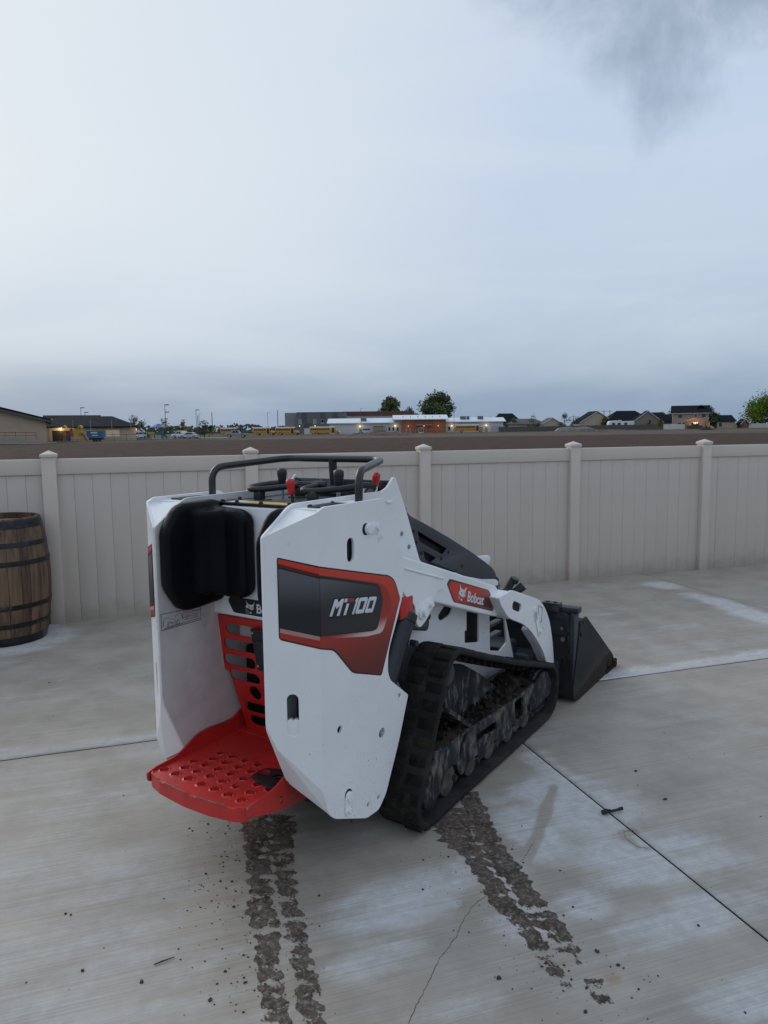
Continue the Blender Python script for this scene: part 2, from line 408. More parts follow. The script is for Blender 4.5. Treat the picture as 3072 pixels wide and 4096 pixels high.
# hairline crack across the near slab
def ribbon(name, pl, w, z, m, parent, jag=.0):
    vs = []; fs = []; pts = []
    for (x0, y0), (x1, y1) in zip(pl[:-1], pl[1:]):
        for k in range(6):
            t = k/6; pts.append(Vector((x0+(x1-x0)*t+random.uniform(-jag, jag), y0+(y1-y0)*t+random.uniform(-jag, jag), 0)))
    for i, p in enumerate(pts):
        d = (pts[min(i+1, len(pts)-1)]-pts[max(i-1, 0)]).normalized(); s_ = Vector((-d.y, d.x, 0)); ww = w*random.uniform(.35, 1)
        for q in (p-s_*ww, p+s_*ww): vs += [(q.x, q.y, z), (q.x, q.y, z-.003)]
    for i in range(len(pts)-1):
        k = i*4; fs += [(k, k+2, k+6, k+4), (k, k+4, k+5, k+1), (k+2, k+3, k+7, k+6)]
    me = bpy.data.meshes.new(name); me.from_pydata(vs, [], fs)
    o = finish(name, me, m, None, smooth=False); o.parent = parent; o.matrix_parent_inverse = Matrix.Rotation(-TH, 4, 'Z'); return o
crk = mat('crack shadow', (.10, .088, .075), .9)
ribbon('crack', CRACK, .0011, .0008, crk, patio, .0022)
ribbon('crack', LOOP, .0009, .0008, crk, patio, .001)
ribbon('crack', HALO2[3:], .0007, .0008, crk, patio, .002)

# ---- vinyl fence
vinyl = mat('taupe vinyl', (.585, .515, .45), .55, var=.035, vscale=2., bump=.05, bscale=120, spec=.35)
vinyl2 = mat('taupe vinyl picket', (.55, .484, .423), .6, var=.045, vscale=1.6, bump=.05, bscale=120, spec=.3)
def vary(m, amt=.05):
    t = m.node_tree; b = t.nodes['Principled BSDF']; src = b.inputs['Base Color'].links[0].from_socket
    r = N(t, 'ShaderNodeObjectInfo').outputs['Random']; s = N(t, 'ShaderNodeSeparateXYZ'); LK(t, N(t, 'ShaderNodeNewGeometry').outputs['Position'], s.inputs[0])
    c = mixc(t, mapr(t, r, 0, 1, 0, amt*2, False), src, (.40, .37, .33))
    nz = noi(t, N(t, 'ShaderNodeNewGeometry').outputs['Position'], 9, 5, .65)
    dirt = mapr(t, mth(t, 'ADD', s.outputs[2], mth(t, 'MULTIPLY', mth(t, 'SUBTRACT', nz, .5), .30)), -.02, .20, .42, 0.)   # splashed soil along the foot
    LK(t, mixc(t, dirt, c, (.26, .22, .175)), b.inputs['Base Color'])
vary(vinyl, .02); vary(vinyl2, .07)
fence = thing('vinyl_fence', 'taupe grey vinyl privacy fence with capped posts along the concrete', 'fence', tuple(dn*FN), TH)
PW, SP0, SPC = .1053, -.667, 1.5657
pm = MB().bbox((-PW/2, 0, -.115), (PW/2, PW, 1.317), .006, 2).mesh()
cw = PW/2+.0075; cb = PW/2
cap = MB(); cap.bbox((-cw, cb-cw, 1.3155), (cw, cb+cw, 1.341), .003, 2)
cap.add([(-cw, cb-cw, 1.3395), (cw, cb-cw, 1.3395), (cw, cb+cw, 1.3395), (-cw, cb+cw, 1.3395), (0, cb, 1.3695)], [(0, 1, 4), (1, 2, 4), (2, 3, 4), (3, 0, 4), (3, 2, 1, 0)])
cm = cap.mesh()
post0 = None; capd = None; pkd = None; raild = None
pitch = (SPC-PW+.03)/11
for i in range(-3, 9):
    x = SP0+i*SPC
    if post0 is None:
        o = finish('post', pm, vinyl, fence); post0 = o.data; c = finish('cap', cm, vinyl, o); capd = c.data
        r_ = MB().bbox((PW/2-.012, .030, 1.179), (SPC-PW/2+.012, .075, 1.3025), .007, 3).build('rail', vinyl, fence); raild = r_.data; r_.location.x = x
        pk = MB().bbox((.0006, .0432, -.01), (pitch-.0006, .064, 1.195), .0013, 2).build('picket', vinyl2, fence); pkd = pk.data; pk.location.x = x+PW/2-.015
        st = 1
    else:
        o = link('post', post0, None, fence); c = link('cap', capd, None, o)
        if i < 8: r_ = link('rail', raild, None, fence); r_.location.x = x
        st = 0
    o.location.x = x
    if i < 8:
        for k in range(st, 11):
            pk = link('picket', pkd, None, fence); pk.location.x = x+PW/2-.015+k*pitch; pk.location.y = random.uniform(-.0012, .0012)

# ---- oak barrel
def barrel():
    t = thing('oak_barrel', 'old oak barrel with black steel hoops standing by the fence', 'barrel', (BARREL[0], BARREL[1], 0))
    H, rb, rm = .904, .288, .342
    def rad(z): u = (z/H-.5)*2; return rm-(rm-rb)*(abs(u)**2.0)
    ns = 26
    wood = mat('weathered oak', (.115, .068, .037), .62, var=.45, vscale=2.4, stretch=(14, 14, 1.4), bump=.35, bscale=10, col2=(.17, .105, .058), c2scale=1.2, c2lo=.45, c2hi=.66)
    woodb = mat('weathered oak dark', (.078, .041, .021), .62, var=.45, vscale=2.2, stretch=(14, 14, 1.2), bump=.35, bscale=10, col2=(.13, .078, .043), c2scale=1.3, c2lo=.5, c2hi=.7)
    hoop = mat('hoop steel', (.022, .023, .026), .38, metal=.55, var=.3, vscale=9, col2=(.10, .10, .105), c2scale=5, c2lo=.56, c2hi=.66, bump=.1, bscale=40)
    w0 = 0.
    wid = [random.uniform(.8, 1.3) for _ in range(ns)]; tot = sum(wid)
    for k in range(ns):
        a0 = w0/tot*2*math.pi; w0 += wid[k]; a1 = w0/tot*2*math.pi; g = .0013/rm
        mb = MB(); vs = []; fs = []; nz = 14; na = 4; dr = random.uniform(-.0012, .0012)
        for iz in range(nz+1):
            z = .0+H*iz/nz; r = rad(z)+dr
            for ia in range(na+1):
                a = a0+g+(a1-a0-2*g)*ia/na; e = .0022 if ia in (0, na) else 0
                vs.append(((r-e)*math.cos(a), (r-e)*math.sin(a), z))
            for ia in (na, 0):
                a = a0+g+(a1-a0-2*g)*ia/na; vs.append(((r-.024)*math.cos(a), (r-.024)*math.sin(a), z))
        m_ = na+3
        for iz in range(nz):
            for ia in range(m_): fs.append((iz*m_+ia, iz*m_+(ia+1) % m_, (iz+1)*m_+(ia+1) % m_, (iz+1)*m_+ia))
        fs += [tuple(range(m_))[::-1], tuple(range(nz*m_, nz*m_+m_))]
        mb.add(vs, fs); mb.build('stave', random.choice((wood, wood, woodb)), t)
    for z0, h in ((.0, .062), (.128, .036), (.262, .036), (.575, .036), (.705, .036), (.835, .060)):
        pr = [(rad(z0)+.0022, z0+.001), (rad(z0)+.0042, z0+.002), (rad(z0+h/2)+.0050, z0+h/2), (rad(z0+h)+.0042, z0+h-.002), (rad(z0+h)+.0022, z0+h-.001), (rad(z0)-.004, z0+h/2), (rad(z0)+.0022, z0+.001)]
        hp = MB().lathe(pr, 72).build('hoop', hoop, t)
        for k in range(2):
            a = -1.5+k*.07+z0; z = z0+h/2; p = Vector((math.cos(a), math.sin(a), 0)); mb = MB()
            mb.cyl(p*(rad(z)+.002)+Vector((0, 0, z)), p*(rad(z)+.0085)+Vector((0, 0, z)), .006, 10); mb.build('rivet', hoop, hp)
    hd = MB(); hd.lathe([(0, H-.045), (rad(H)-.02, H-.045), (rad(H)-.02, H-.06), (0, H-.06)], 48)
    hd.build('barrel_head', mat('barrel head', (.23, .19, .15), .75, var=.25, stretch=(2, 14, 1), vscale=3, bump=.2), t)
    t.rotation_euler = (0, 0, R(20))
barrel()

# ---- mud left by the tracks
mudm = mat('pressed mud', (.100, .075, .058), .88, var=.45, vscale=14, bump=.9, bscale=160, col2=(.22, .188, .158), c2scale=60, c2lo=.46, c2hi=.64, spec=.25)
def mud_band(mb, rows, seed, thin0, thin1, step=.0045):
    """ragged pressed-mud ribbon between two edge lines; lug bars show across it"""
    pts = []
    for (l0, r0), (l1, r1) in zip(rows[:-1], rows[1:]):
        L0, L1, R0, R1 = Vector(l0), Vector(l1), Vector(r0), Vector(r1); k = max(1, int((L1-L0).length/step))
        for i in range(k): pts.append((L0.lerp(L1, i/k), R0.lerp(R1, i/k)))
    n = len(pts); na = 26; idx = {}; vs = []; fs = []; run = 0.; cov = []
    H = []
    for i, (l, r) in enumerate(pts):
        row = []
        for j in range(-3, na+4):
            t = j/na; p = l.lerp(r, t); x, y = p.x, p.y
            rag = .16*noise.noise((x*22, y*22, seed)) + .12*noise.noise((x*70, y*70, seed+2)) + .06*math.sin(i*step/.054*2*math.pi)
            edge = min(t, 1-t) + rag
            s = i*step
            lug = .5+.5*math.sin(s/.054*2*math.pi + 2.0*noise.noise((x*6, y*6, seed+5)) + (t-.5)*.8)
            th = thin0+(thin1-thin0)*i/n
            ends = min(1, i/(n*.05)+.3)*min(1, (n-i)/(n*.10)); body = .62*noise.noise((x*15, y*15, seed+9))+.40*noise.noise((x*48, y*48, seed+4))+.42*noise.noise((x*170, y*170, seed+4)) + .36*(lug-.5) + th - .5*(1-ends)
            h = min(edge*5, body)
            row.append((x, y, h))
        H.append(row)
    m_ = na+7
    for i in range(n-1):
        for j in range(m_-1):
            q = [H[i][j], H[i][j+1], H[i+1][j+1], H[i+1][j]]
            if max(a[2] for a in q) > -.32:
                f = []
                for (a, b) in ((i, j), (i, j+1), (i+1, j+1), (i+1, j)):
                    if (a, b) not in idx:
                        x, y, h = H[a][b]; idx[(a, b)] = len(vs); vs.append((x, y, .0005+min(.0032, max(0, h)*.0036))); cov.append(sstep(h, -.34, .50))
                    f.append(idx[(a, b)])
                fs.append(tuple(f))
    mb.add(vs, fs); mb.cov = getattr(mb, 'cov', []) + cov
def mud_build(mb, label):
    me = mb.mesh(); me.attributes.new('cover', 'FLOAT', 'POINT').data.foreach_set('value', mb.cov)
    for p in me.polygons: p.use_smooth = True
    return tag(link('mud_print', me, mudm), label, 'mud')
# thin mud breaks up into grains: coverage against fine noise drawn out along the broom lines
_t = mudm.node_tree; _b = _t.nodes['Principled BSDF']; _g = N(_t, 'ShaderNodeNewGeometry').outputs['Position']
_m1 = N(_t, 'ShaderNodeMapping', vector_type='TEXTURE'); _m1.inputs['Rotation'].default_value = (0, 0, TH); LK(_t, _g, _m1.inputs[0])
_m2 = N(_t, 'ShaderNodeMapping'); _m2.inputs['Scale'].default_value = (110, 260, 1); LK(_t, _m1.outputs[0], _m2.inputs[0])
_n = noi(_t, _m2.outputs[0], 1., 5, .7); _a = N(_t, 'ShaderNodeAttribute', attribute_name='cover').outputs['Fac']
LK(_t, mapr(_t, mth(_t, 'ADD', _n, mth(_t, 'MULTIPLY', _a, .62)), .76, .96), _b.inputs['Alpha'])
L1 = [((-.585,2.786),(-.465,2.783)),((-.55,2.676),(-.445,2.674)),((-.523,2.55),(-.422,2.548)),((-.489,2.435),(-.402,2.433)),((-.469,2.329),(-.382,2.327)),((-.448,2.255),(-.378,2.254)),((-.449,2.194),(-.352,2.193)),((-.407,2.077),(-.328,2.076)),((-.381,1.979),(-.313,1.978)),((-.356,1.872),(-.287,1.871)),((-.337,1.806),(-.27,1.805)),((-.328,1.76),(-.259,1.759)),((-.30,1.65),(-.235,1.65)),((-.27,1.5),(-.20,1.5))]
L2 = [((-.468,2.783),(-.363,2.781)),((-.448,2.674),(-.355,2.672)),((-.426,2.548),(-.342,2.547)),((-.395,2.433),(-.325,2.432)),((-.375,2.327),(-.303,2.326)),((-.351,2.253),(-.298,2.252)),((-.337,2.193),(-.272,2.191)),((-.307,2.076),(-.244,2.075)),((-.287,1.978),(-.218,1.977)),((-.253,1.871),(-.188,1.87)),((-.248,1.805),(-.173,1.804)),((-.231,1.759),(-.166,1.758)),((-.205,1.65),(-.14,1.65)),((-.17,1.5),(-.10,1.5))]
R1 = [((.10,2.80),(.33,2.82)),((.15,2.72),(.315,2.74)),((.178,2.662),(.304,2.682)),((.19,2.578),(.325,2.575)),((.256,2.494),(.342,2.492)),((.286,2.4),(.356,2.399)),((.305,2.313),(.386,2.312)),((.322,2.219),(.407,2.218)),((.371,2.125),(.437,2.124)),((.402,2.039),(.462,2.038)),((.415,1.974),(.466,1.973)),((.439,1.933),(.478,1.932)),((.442,1.884),(.488,1.883)),((.445,1.837),(.497,1.836))]
R2 = [((.30,2.93),(.375,2.95)),((.305,2.879),(.385,2.885)),((.30,2.777),(.395,2.78)),((.304,2.682),(.398,2.68)),((.327,2.592),(.416,2.591)),((.342,2.492),(.437,2.49)),((.356,2.399),(.46,2.397)),((.394,2.312),(.478,2.31)),((.415,2.217),(.508,2.216)),((.433,2.124),(.527,2.123)),((.471,2.065),(.54,2.064)),((.478,2.01),(.552,2.009)),((.496,1.932),(.561,1.931))]
R3 = [((.527,1.887),(.58,1.887)),((.529,1.854),(.577,1.854)),((.543,1.818),(.58,1.817)),((.547,1.787),(.594,1.786))]
mb = MB(); mud_band(mb, L1, 1.2, .44, .22); mud_band(mb, L2, 8.8, .36, .22)
mud_build(mb, 'double strip of pressed mud leading out from under the red platform')
mb = MB(); mud_band(mb, R1, 3.9, .74, .20); mud_band(mb, R2, 15.2, .72, .22)
mud_build(mb, 'curving double strip of pressed mud behind the muddy rubber track')
mb = MB(); mud_band(mb, R3, 21.4, .16, .05)
mud_build(mb, 'small separate patch of pressed mud past the end of the curving strip')
# loose crumbs and clods
mb = MB(); rc = random.Random(3)
def clod(mb, x, y, r, flat=.6):
    bm = bmesh.new(); bmesh.ops.create_icosphere(bm, subdivisions=1 if r < .006 else 2, radius=r); sd = rc.uniform(0, 99)
    for v in bm.verts:
        v.co *= 1+.5*noise.noise(v.co/r*1.1+Vector((sd, 0, 0))); v.co.z = v.co.z*flat
    M = Matrix.Translation((x, y, r*flat*.55)) @ Matrix.Rotation(rc.uniform(0, 6.3), 4, 'Z') @ Matrix.Diagonal((rc.uniform(.8, 1.5), 1, 1, 1))
    bm.verts.index_update(); mb.add([M @ v.co for v in bm.verts], [tuple(v.index for v in f.verts) for f in bm.faces]); bm.free()
for k in range(480):
    if rc.random() < .62:
        t = rc.random(); x = -.56+.27*t+rc.gauss(0, .10)-.05; y = 2.75-.95*t+rc.gauss(0, .04)
    else:
        t = rc.random(); x = .25+.30*t+rc.gauss(0, .11); y = 2.6-.85*t+rc.gauss(0, .05)
    clod(mb, x, y, min(.008, .0010+rc.expovariate(1000)))
for x, y in [(-2.038,4.37),(-1.095,2.948),(-.726,2.258),(-.49,2.212),(-.225,2.264),(-.475,1.823),(-.379,1.78),(-1.014,2.188),(-.995,2.181),(-.68,1.891),(-.86,1.937),(-.535,2.309),(.586,2.387),(.301,1.891),(.599,1.992),(.542,2.152),(.498,1.883),(.499,1.915),(.506,1.77),(1.125,2.866),(1.091,3.119),(.642,1.935),(.739,1.893),(.936,2.099)]:
    clod(mb, x, y, rc.uniform(.003, .0065), .55)
for k in range(160): clod(mb, rc.uniform(-2, 3), rc.uniform(1.7, 5.6), rc.uniform(.0012, .0032))
tag(mb.build('mud_crumbs', mat('crumb soil', (.045, .034, .027), .9, var=.4, vscale=40)), 'scattered dark crumbs and clods of soil on the concrete', 'soil', kind='stuff')
# twig lying across the joint
mb = MB(); tw = [Vector((.836, 2.752, .010)), Vector((.855, 2.757, .013)), Vector((.872, 2.760, .010)), Vector((.90, 2.767, .012)), Vector((.922, 2.775, .014))]
mb.tube(tw, [.0085, .010, .0055, .005, .0075], 8); mb.tube([tw[1], tw[1]+Vector((.012, -.01, .012))], [.005, .002], 6); mb.tube([tw[3], tw[3]+Vector((.012, .012, .004))], [.003, .0015], 6)
tag(mb.build('twig', mat('twig bark', (.03, .021, .015), .85, var=.4, vscale=60, bump=.5, bscale=200)), 'short dark twig lying across the slab joint', 'twig')
mb = MB(); mb.tube([(-.665, 1.955, .003), (-.645, 1.967, .004), (-.615, 1.985, .003)], [.0015, .002, .001], 6)
tag(mb.build('twig', mat('twig bark', (0, 0, 0))), 'tiny thin dark stem on the slab left of the mud strip', 'twig')

# ================================================================ THE LOADER (local x = right, y = forward, z = up)
LD = thing('mini_track_loader', 'white compact track loader with red rear platform, black controls and front bucket', 'loader', (-.2276, 2.9274, 0), R(-33))
white = mat('loader white paint', (.79, .795, .80), .36, var=.04, vscale=3, rvar=.10, bump=.05, bscale=70, coat=.15, col2=(.50, .49, .465), c2scale=11, c2lo=.62, c2hi=.80)
def splash(m):
    t = m.node_tree; b = t.nodes['Principled BSDF']; src = b.inputs['Base Color'].links[0].from_socket; o = N(t, 'ShaderNodeTexCoord').outputs['Object']
    s = N(t, 'ShaderNodeSeparateXYZ'); LK(t, o, s.inputs[0]); n1 = noi(t, o, 150, 2, .5); n2 = noi(t, o, 5, 4, .6); n3 = noi(t, o, 28, 5, .7, .6)
    f = mth(t, 'MULTIPLY', mapr(t, n1, .66, .72), mapr(t, mth(t, 'ADD', n2, mapr(t, s.outputs[2], .1, .8, .18, -.12)), .50, .66, 0., .75))
    c = mixc(t, f, src, (.21, .17, .135)); c = mixc(t, mth(t, 'MULTIPLY', mapr(t, n3, .60, .75, 0., .45), mapr(t, s.outputs[2], .15, .5, 1., .12)), c, (.42, .385, .34))
    LK(t, c, b.inputs['Base Color'])
splash(white)
whited = mat('loader white paint, dusty', (.60, .59, .57), .5, var=.10, vscale=7, rvar=.06, bump=.05, bscale=90, col2=(.30, .265, .225), c2scale=9, c2lo=.60, c2hi=.80)
red = mat('loader red paint', (.48, .015, .012), .40, var=.10, vscale=5, bump=.05, bscale=90, coat=.1)
redw = mat('loader red paint, worn', (.50, .024, .019), .42, var=.14, vscale=6, bump=.08, bscale=70, col2=(.17, .085, .07), c2scale=13, c2lo=.59, c2hi=.70)
padm = mat('black moulded foam', (.003, .0034, .005), .42, var=.4, vscale=4, bump=.05, bscale=160, spec=.14, rvar=.1)
blk = mat('black plastic', (.014, .015, .017), .45, var=.2, vscale=8, bump=.06, bscale=220)
blk2 = mat('black powder coat', (.019, .021, .024), .33, var=.2, vscale=8, bump=.03, bscale=200)
navy = mat('charcoal hood plastic', (.030, .034, .042), .50, var=.15, vscale=5, bump=.05, bscale=220)
steelb = mat('dark blue grey steel', (.016, .019, .027), .42, var=.3, vscale=9, bump=.06, bscale=60, col2=(.10, .10, .10), c2scale=9, c2lo=.66, c2hi=.74)
chip = mat('frame paint under dried mud', (.022, .0225, .025), .8, var=.4, vscale=16, bump=.4, bscale=60, col2=(.165, .15, .13), c2scale=24, c2lo=.46, c2hi=.70, stretch=(1, 1.0, .5), spec=.2)
void = mat('dark interior', (.006, .006, .007), .8)  # near-black colour stands in for shade inside hollow parts
rub = mat('muddy rubber', (.011, .010, .009), .9, spec=.2, var=.3, vscale=12, bump=.6, bscale=45, col2=(.042, .032, .025), c2scale=11, c2lo=.46, c2hi=.70)
rubedge = mat('worn rubber edge', (.012, .0115, .0115), .8, spec=.3, var=.35, vscale=14, bump=.3, bscale=50, col2=(.034, .026, .020), c2scale=9, c2lo=.50, c2hi=.66)
soilm = mat('clumped soil', (.024, .017, .013), .95, var=.5, vscale=25, bump=.9, bscale=70, col2=(.055, .041, .032), c2scale=30, c2lo=.52, c2hi=.66, spec=.2)
steel = mat('galvanised steel', (.42, .43, .44), .38, metal=.8, var=.15, vscale=20)
redgrip = mat('red grip plastic', (.50, .016, .018), .32, var=.06, spec=.5)
inkw = mat('print white', (.62, .64, .67), .45, var=.02)
inkk = mat('print black', (.007, .007, .010), .4, var=.05)
inkr = mat('print red', (.42, .012, .012), .38, var=.04)
inkd = mat('print dark red', (.085, .010, .008), .38, var=.05)
def decal_grad(name, lo, hi, z0, z1):
    m = bpy.data.materials.new(name); m.use_nodes = True; t = m.node_tree; b = t.nodes['Principled BSDF']
    s = N(t, 'ShaderNodeSeparateXYZ'); LK(t, N(t, 'ShaderNodeTexCoord').outputs['Object'], s.inputs[0])
    LK(t, mixc(t, mapr(t, s.outputs[2], z0, z1), lo, hi), b.inputs['Base Color']); b.inputs['Roughness'].default_value = .38; return m
ink_grey = decal_grad('print black to grey', (.012, .013, .016), (.105, .108, .118), .93, 1.07)
ink_redg = decal_grad('print red shade', (.13, .012, .009), (.56, .040, .017), .68, 1.02)
ink_redw = decal_grad('print red to white', (.62, .50, .47), (.33, .018, .010), .80, .855)
def PLV(v, side=1):      # plane x = side*v ; a=y, b=z, thickness inwards
    return lambda a, b, c: (side*(v-c), a, b)
def PLU(u): return lambda a, b, c: (a, u+c, b)        # plane y = u facing back, thickness forwards
def PLZ(z): return lambda a, b, c: (a, b, z-c)
def sheet(name, loops, f, th, m, parent, bev=.0012):
    mb = MB(); plate(mb, loops, f, th, bev); return mb.build(name, m, parent, 12)
def bolt(parent, p, n, r=.011, h=.007, m=None, washer=True):
    p = Vector(p); n = Vector(n).normalized(); mb = MB()
    if washer: mb.cyl(p-n*.002, p+n*.0022, r*1.35, 18)
    mb.cyl(p+n*.002, p+n*h, r, 6)
    return mb.build('bolt', m or white, parent, 30)
UB, VM, UE, VE = -.555, .391, -.648, .249
bx = Vector((VM, UB)); ex = Vector((VE, UE)); sw = (ex-bx).length
def strip_map(side, off=0.):
    d = (ex-bx)/sw; nrm = Vector((-d.y, d.x))
    if nrm.dot(Vector((1, -1))) < 0: nrm = -nrm
    return lambda a, b, c: (side*(bx.x+d.x*a+nrm.x*(off-c)), bx.y+d.y*a+nrm.y*(off-c), b)
MAIN = [(UB, 1.252), (-.527, 1.266), (-.19, 1.266), (-.165, 1.243), (-.141, 1.189), (-.057, 1.032), (-.048, .952), (-.064, .905), (-.102, .824), (-.165, .717), (-.170, .646), (-.155, .61), (-.126, .588), (-.031, .516), (-.097, .365), (-.191, .196), (-.239, .158), (-.314, .161), (-.499, .244), (-.53, .277), (-.549, .343), (UB, .36)]
MAIN_R = [0, .02, .03, .02, .05, .02, .05, .02, .02, .04, .04, .02, .02, .008, .02, .02, .015, .015, .02, .02, .0, .0]
for side in (1, -1):
    pod = MB()
    holes = [slot((-.386, 1.092), (-.386, 1.134), .0195), circ((-.462, .533), .0125), circ((-.212, .432), .0185), circ((-.093, .532), .0095), circ((-.238, .204), .0095), circ((-.303, .206), .0095)]
    plate(pod, [rnd(MAIN, MAIN_R)]+holes, PLV(VM, side), .010, .0015)
    sm = strip_map(side)
    plate(pod, [[(0, 1.252), (sw, 1.178), (sw, .566), (sw*.842, .505), (0, .36)], slot((sw*.53, .562), (sw*.53, .664), .0185)], sm, .008, .0008)
    # bottom facet, folded under, and chamfer + deck on top
    A = Vector(sm(sw*.842, .505, 0)); Dp = Vector((side*VM, UB, .36)); Ep = Vector((side*VE, UE, .566)); Bp = Vector((side*VE, -.554, .351)); Cp = Vector((side*(VM-.004), -.525, .272))
    inw = Vector((-side*.35, .6, .7)).normalized()*.008
    for tri in ((A, Dp, Cp), (A, Cp, Bp), (Ep, A, Bp)):
        pod.add(list(tri)+[p+inw for p in tri], [(0, 1, 2), (5, 4, 3), (0, 3, 4, 1), (1, 4, 5, 2), (2, 5, 3, 0)])
    K0 = Vector((side*VE, UE+.004, 1.1765)); K1 = Vector((side*(VM-.011), UB+.004, 1.247)); K2 = Vector((side*(VM-.011), -.50, 1.2535)); K3 = Vector((side*(VE+.001), -.51, 1.2535))
    dn_ = Vector((0, 0, -.008))
    for q in ((K0, K1, K2, K3),): pod.add(list(q)+[p+dn_ for p in q], [(0, 1, 2, 3), (7, 6, 5, 4), (0, 4, 5, 1), (1, 5, 6, 2), (2, 6, 7, 3), (3, 7, 4, 0)])
    pod.box((min(side*(VE+.001), side*(VM-.0105)), -.51, 1.2455), (max(side*(VE+.001), side*(VM-.0105)), -.19, 1.2535))
    P = pod.build('side_panel', white, LD, 12)
    # inner white lug seen through the lower slot, and dark box painting the shade inside the pod
    mb = MB(); plate(mb, [[(sw*.53-.022, .53), (sw*.53+.022, .53), (sw*.53+.022, .594), (sw*.53+.008, .600), (sw*.53, .594), (sw*.53-.008, .600), (sw*.53-.022, .594)]], strip_map(side, -.003), .02, .001); mb.build('slot_tab', white, P)
    mb = MB(); mb.box((min(side*.262, side*.375), -.52, .40), (max(side*.262, side*.375), -.20, 1.235)); mb.build('pod_shade_box', void, P)
    # pivot pin with keeper plates
    for (u0, z0, u1, z1) in ((-.287, 1.171, -.236, 1.171), (-.422, .288, -.426, .243)):
        kp = MB(); v0, v1 = Vector((u0, z0)), Vector((u1, z1))
        plate(kp, [slot(v0, v1, .0185)], PLV(VM+.006, side), .0055, .001); kp.cyl((side*(VM), u0, z0), (side*(VM+.013), u0, z0), .0150, 20)
        kp.build('pin_keeper', white, P, 30); bolt(P, (side*(VM+.006), u1, z1), (side, 0, 0), .0085, .008)
        dk = MB(); dk.cyl((side*(VM-.002), u0-(u1-u0)*.2, z0-(z1-z0)*.12), (side*(VM+.0006), u0-(u1-u0)*.2, z0-(z1-z0)*.12), .0205, 24); dk.build('pin_hole', void, P)
    # deck vent
    vt = MB(); plate(vt, [rnd([(-.465, .274), (-.465, .366), (-.325, .366), (-.325, .274)], .01), slot((-.43, .32), (-.36, .32), .030)], lambda a, b, c: (side*b, a, 1.2595-c), .006, .001)
    for k in range(3): plate(vt, [slot((-.43, .32), (-.36, .32), .030-.009*k), slot((-.43, .32), (-.36, .32), .0265-.009*k)], lambda a, b, c: (side*b, a, 1.259-c), .005, .0005)
    vt.build('deck_vent', blk, P); bolt(P, (side*.283, -.455, 1.2595), (0, 0, 1), .005, .004, blk); bolt(P, (side*.283, -.335, 1.2595), (0, 0, 1), .005, .004, blk)
    # big side decal: two planes (main face and folded rear strip)
    OUT = [(UB, 1.0865), (-.154, .99), (-.119, .967), (-.084, .893), (-.094, .876), (-.212, .642), (-.387, .701), (-.486, .804), (UB, .825)]
    INN = [(UB, 1.048), (-.479, 1.03), (-.23, .963), (-.205, .912), (-.240, .822), (-.266, .823), (UB, .868)]
    k_ = lambda v: PLV(VM+v, side)
    dc = sheet('decal', [rnd([(a+.000, b) for a, b in OUT], [0, .02, .02, .01, .01, .012, .02, .02, 0])], k_(.0010), .0008, inkk, P, .0002)
    sd = lambda L, i: [(a-.004 if a > UB+.001 else a, b-(.004 if b > .95 else -.004)) for a, b in L]
    OUT2 = [(UB, 1.0815), (-.155, .985), (-.123, .964), (-.089, .893), (-.099, .876), (-.2155, .6485), (-.3845, .7055), (-.4835, .8085), (UB, .8295)]
    sheet('decal_red', [rnd(OUT2, [0, .02, .02, .01, .01, .01, .02, .02, 0])], k_(.0016), .0007, ink_redg, dc, .0002)
    RIM = [(UB, 1.060), (-.479, 1.041), (-.222, .976), (-.172, .948), (-.142, .886), (-.205, .796), (-.30, .805), (UB, .8585)]
    sheet('decal_band', [rnd(RIM, [0, .01, .02, .02, .02, .02, 0, 0])], k_(.0022), .0007, ink_redw, dc, .0002)
    sheet('decal_shadow', [rnd([(UB, 1.058), (-.479, 1.039), (-.225, .972), (-.199, .912), (-.236, .816), (-.27, .816), (UB, .866)], [0, .01, .02, .02, .02, 0, 0])], k_(.0028), .0007, inkk, dc, .0002)
    sheet('decal_field', [rnd(INN, [0, .02, .025, .02, .02, .01, 0])], k_(.0034), .0007, ink_grey, dc, .0002)
    st_ = lambda o: strip_map(side, o)
    e1 = sw*.752
    sheet('decal', [rnd([(-.0016, 1.0865), (e1, 1.116), (e1, .857), (-.0016, .825)], [0, .008, .012, 0])], st_(.0010), .0008, inkk, P, .0002)
    sheet('decal_red', [[(-.0016, 1.0815), (e1-.004, 1.111), (e1-.004, .8615), (-.0016, .8295)]], st_(.0016), .0007, ink_redg, P, .0002)
    sheet('decal_shadow', [[(-.0016, 1.060), (e1-.004, 1.094), (e1-.004, .893), (-.0016, .866)]], st_(.0022), .0007, inkk, P, .0002)
    sheet('decal_darkred', [[(0, 1.062), (e1-.004, 1.096), (e1-.004, 1.085), (0, 1.052)]], st_(.0027), .0006, inkd, P, .0002)
    sheet('decal_pale', [[(0, .866), (e1-.004, .894), (e1-.004, .880), (0, .853)]], st_(.0027), .0006, mat('print pale red', (.42, .22, .20), .4), P, .0002)
    sheet('decal_field', [[(-.0016, 1.048), (e1-.004, 1.081), (e1-.004, .896), (-.0016, .868)]], st_(.0032), .0007, ink_grey, P, .0002)
    if side > 0:
        f = k_(.0040); fo = k_(.0037)
        G = dict(M=[(-.481,.969),(-.467,.967),(-.462,.954),(-.444,.963),(-.43,.961),(-.458,.911),(-.473,.914),(-.453,.944),(-.474,.936),(-.478,.948),(-.497,.917),(-.51,.92)],
                 T=[(-.426,.96),(-.411,.958),(-.416,.947),(-.431,.949)], bar=[(-.406,.957),(-.375,.952),(-.38,.941),(-.413,.946)], stem=[(-.417,.942),(-.403,.94),(-.423,.906),(-.437,.908)],
                 one=[(-.358,.949),(-.347,.948),(-.378,.899),(-.39,.901),(-.365,.939),(-.371,.94),(-.368,.944)])
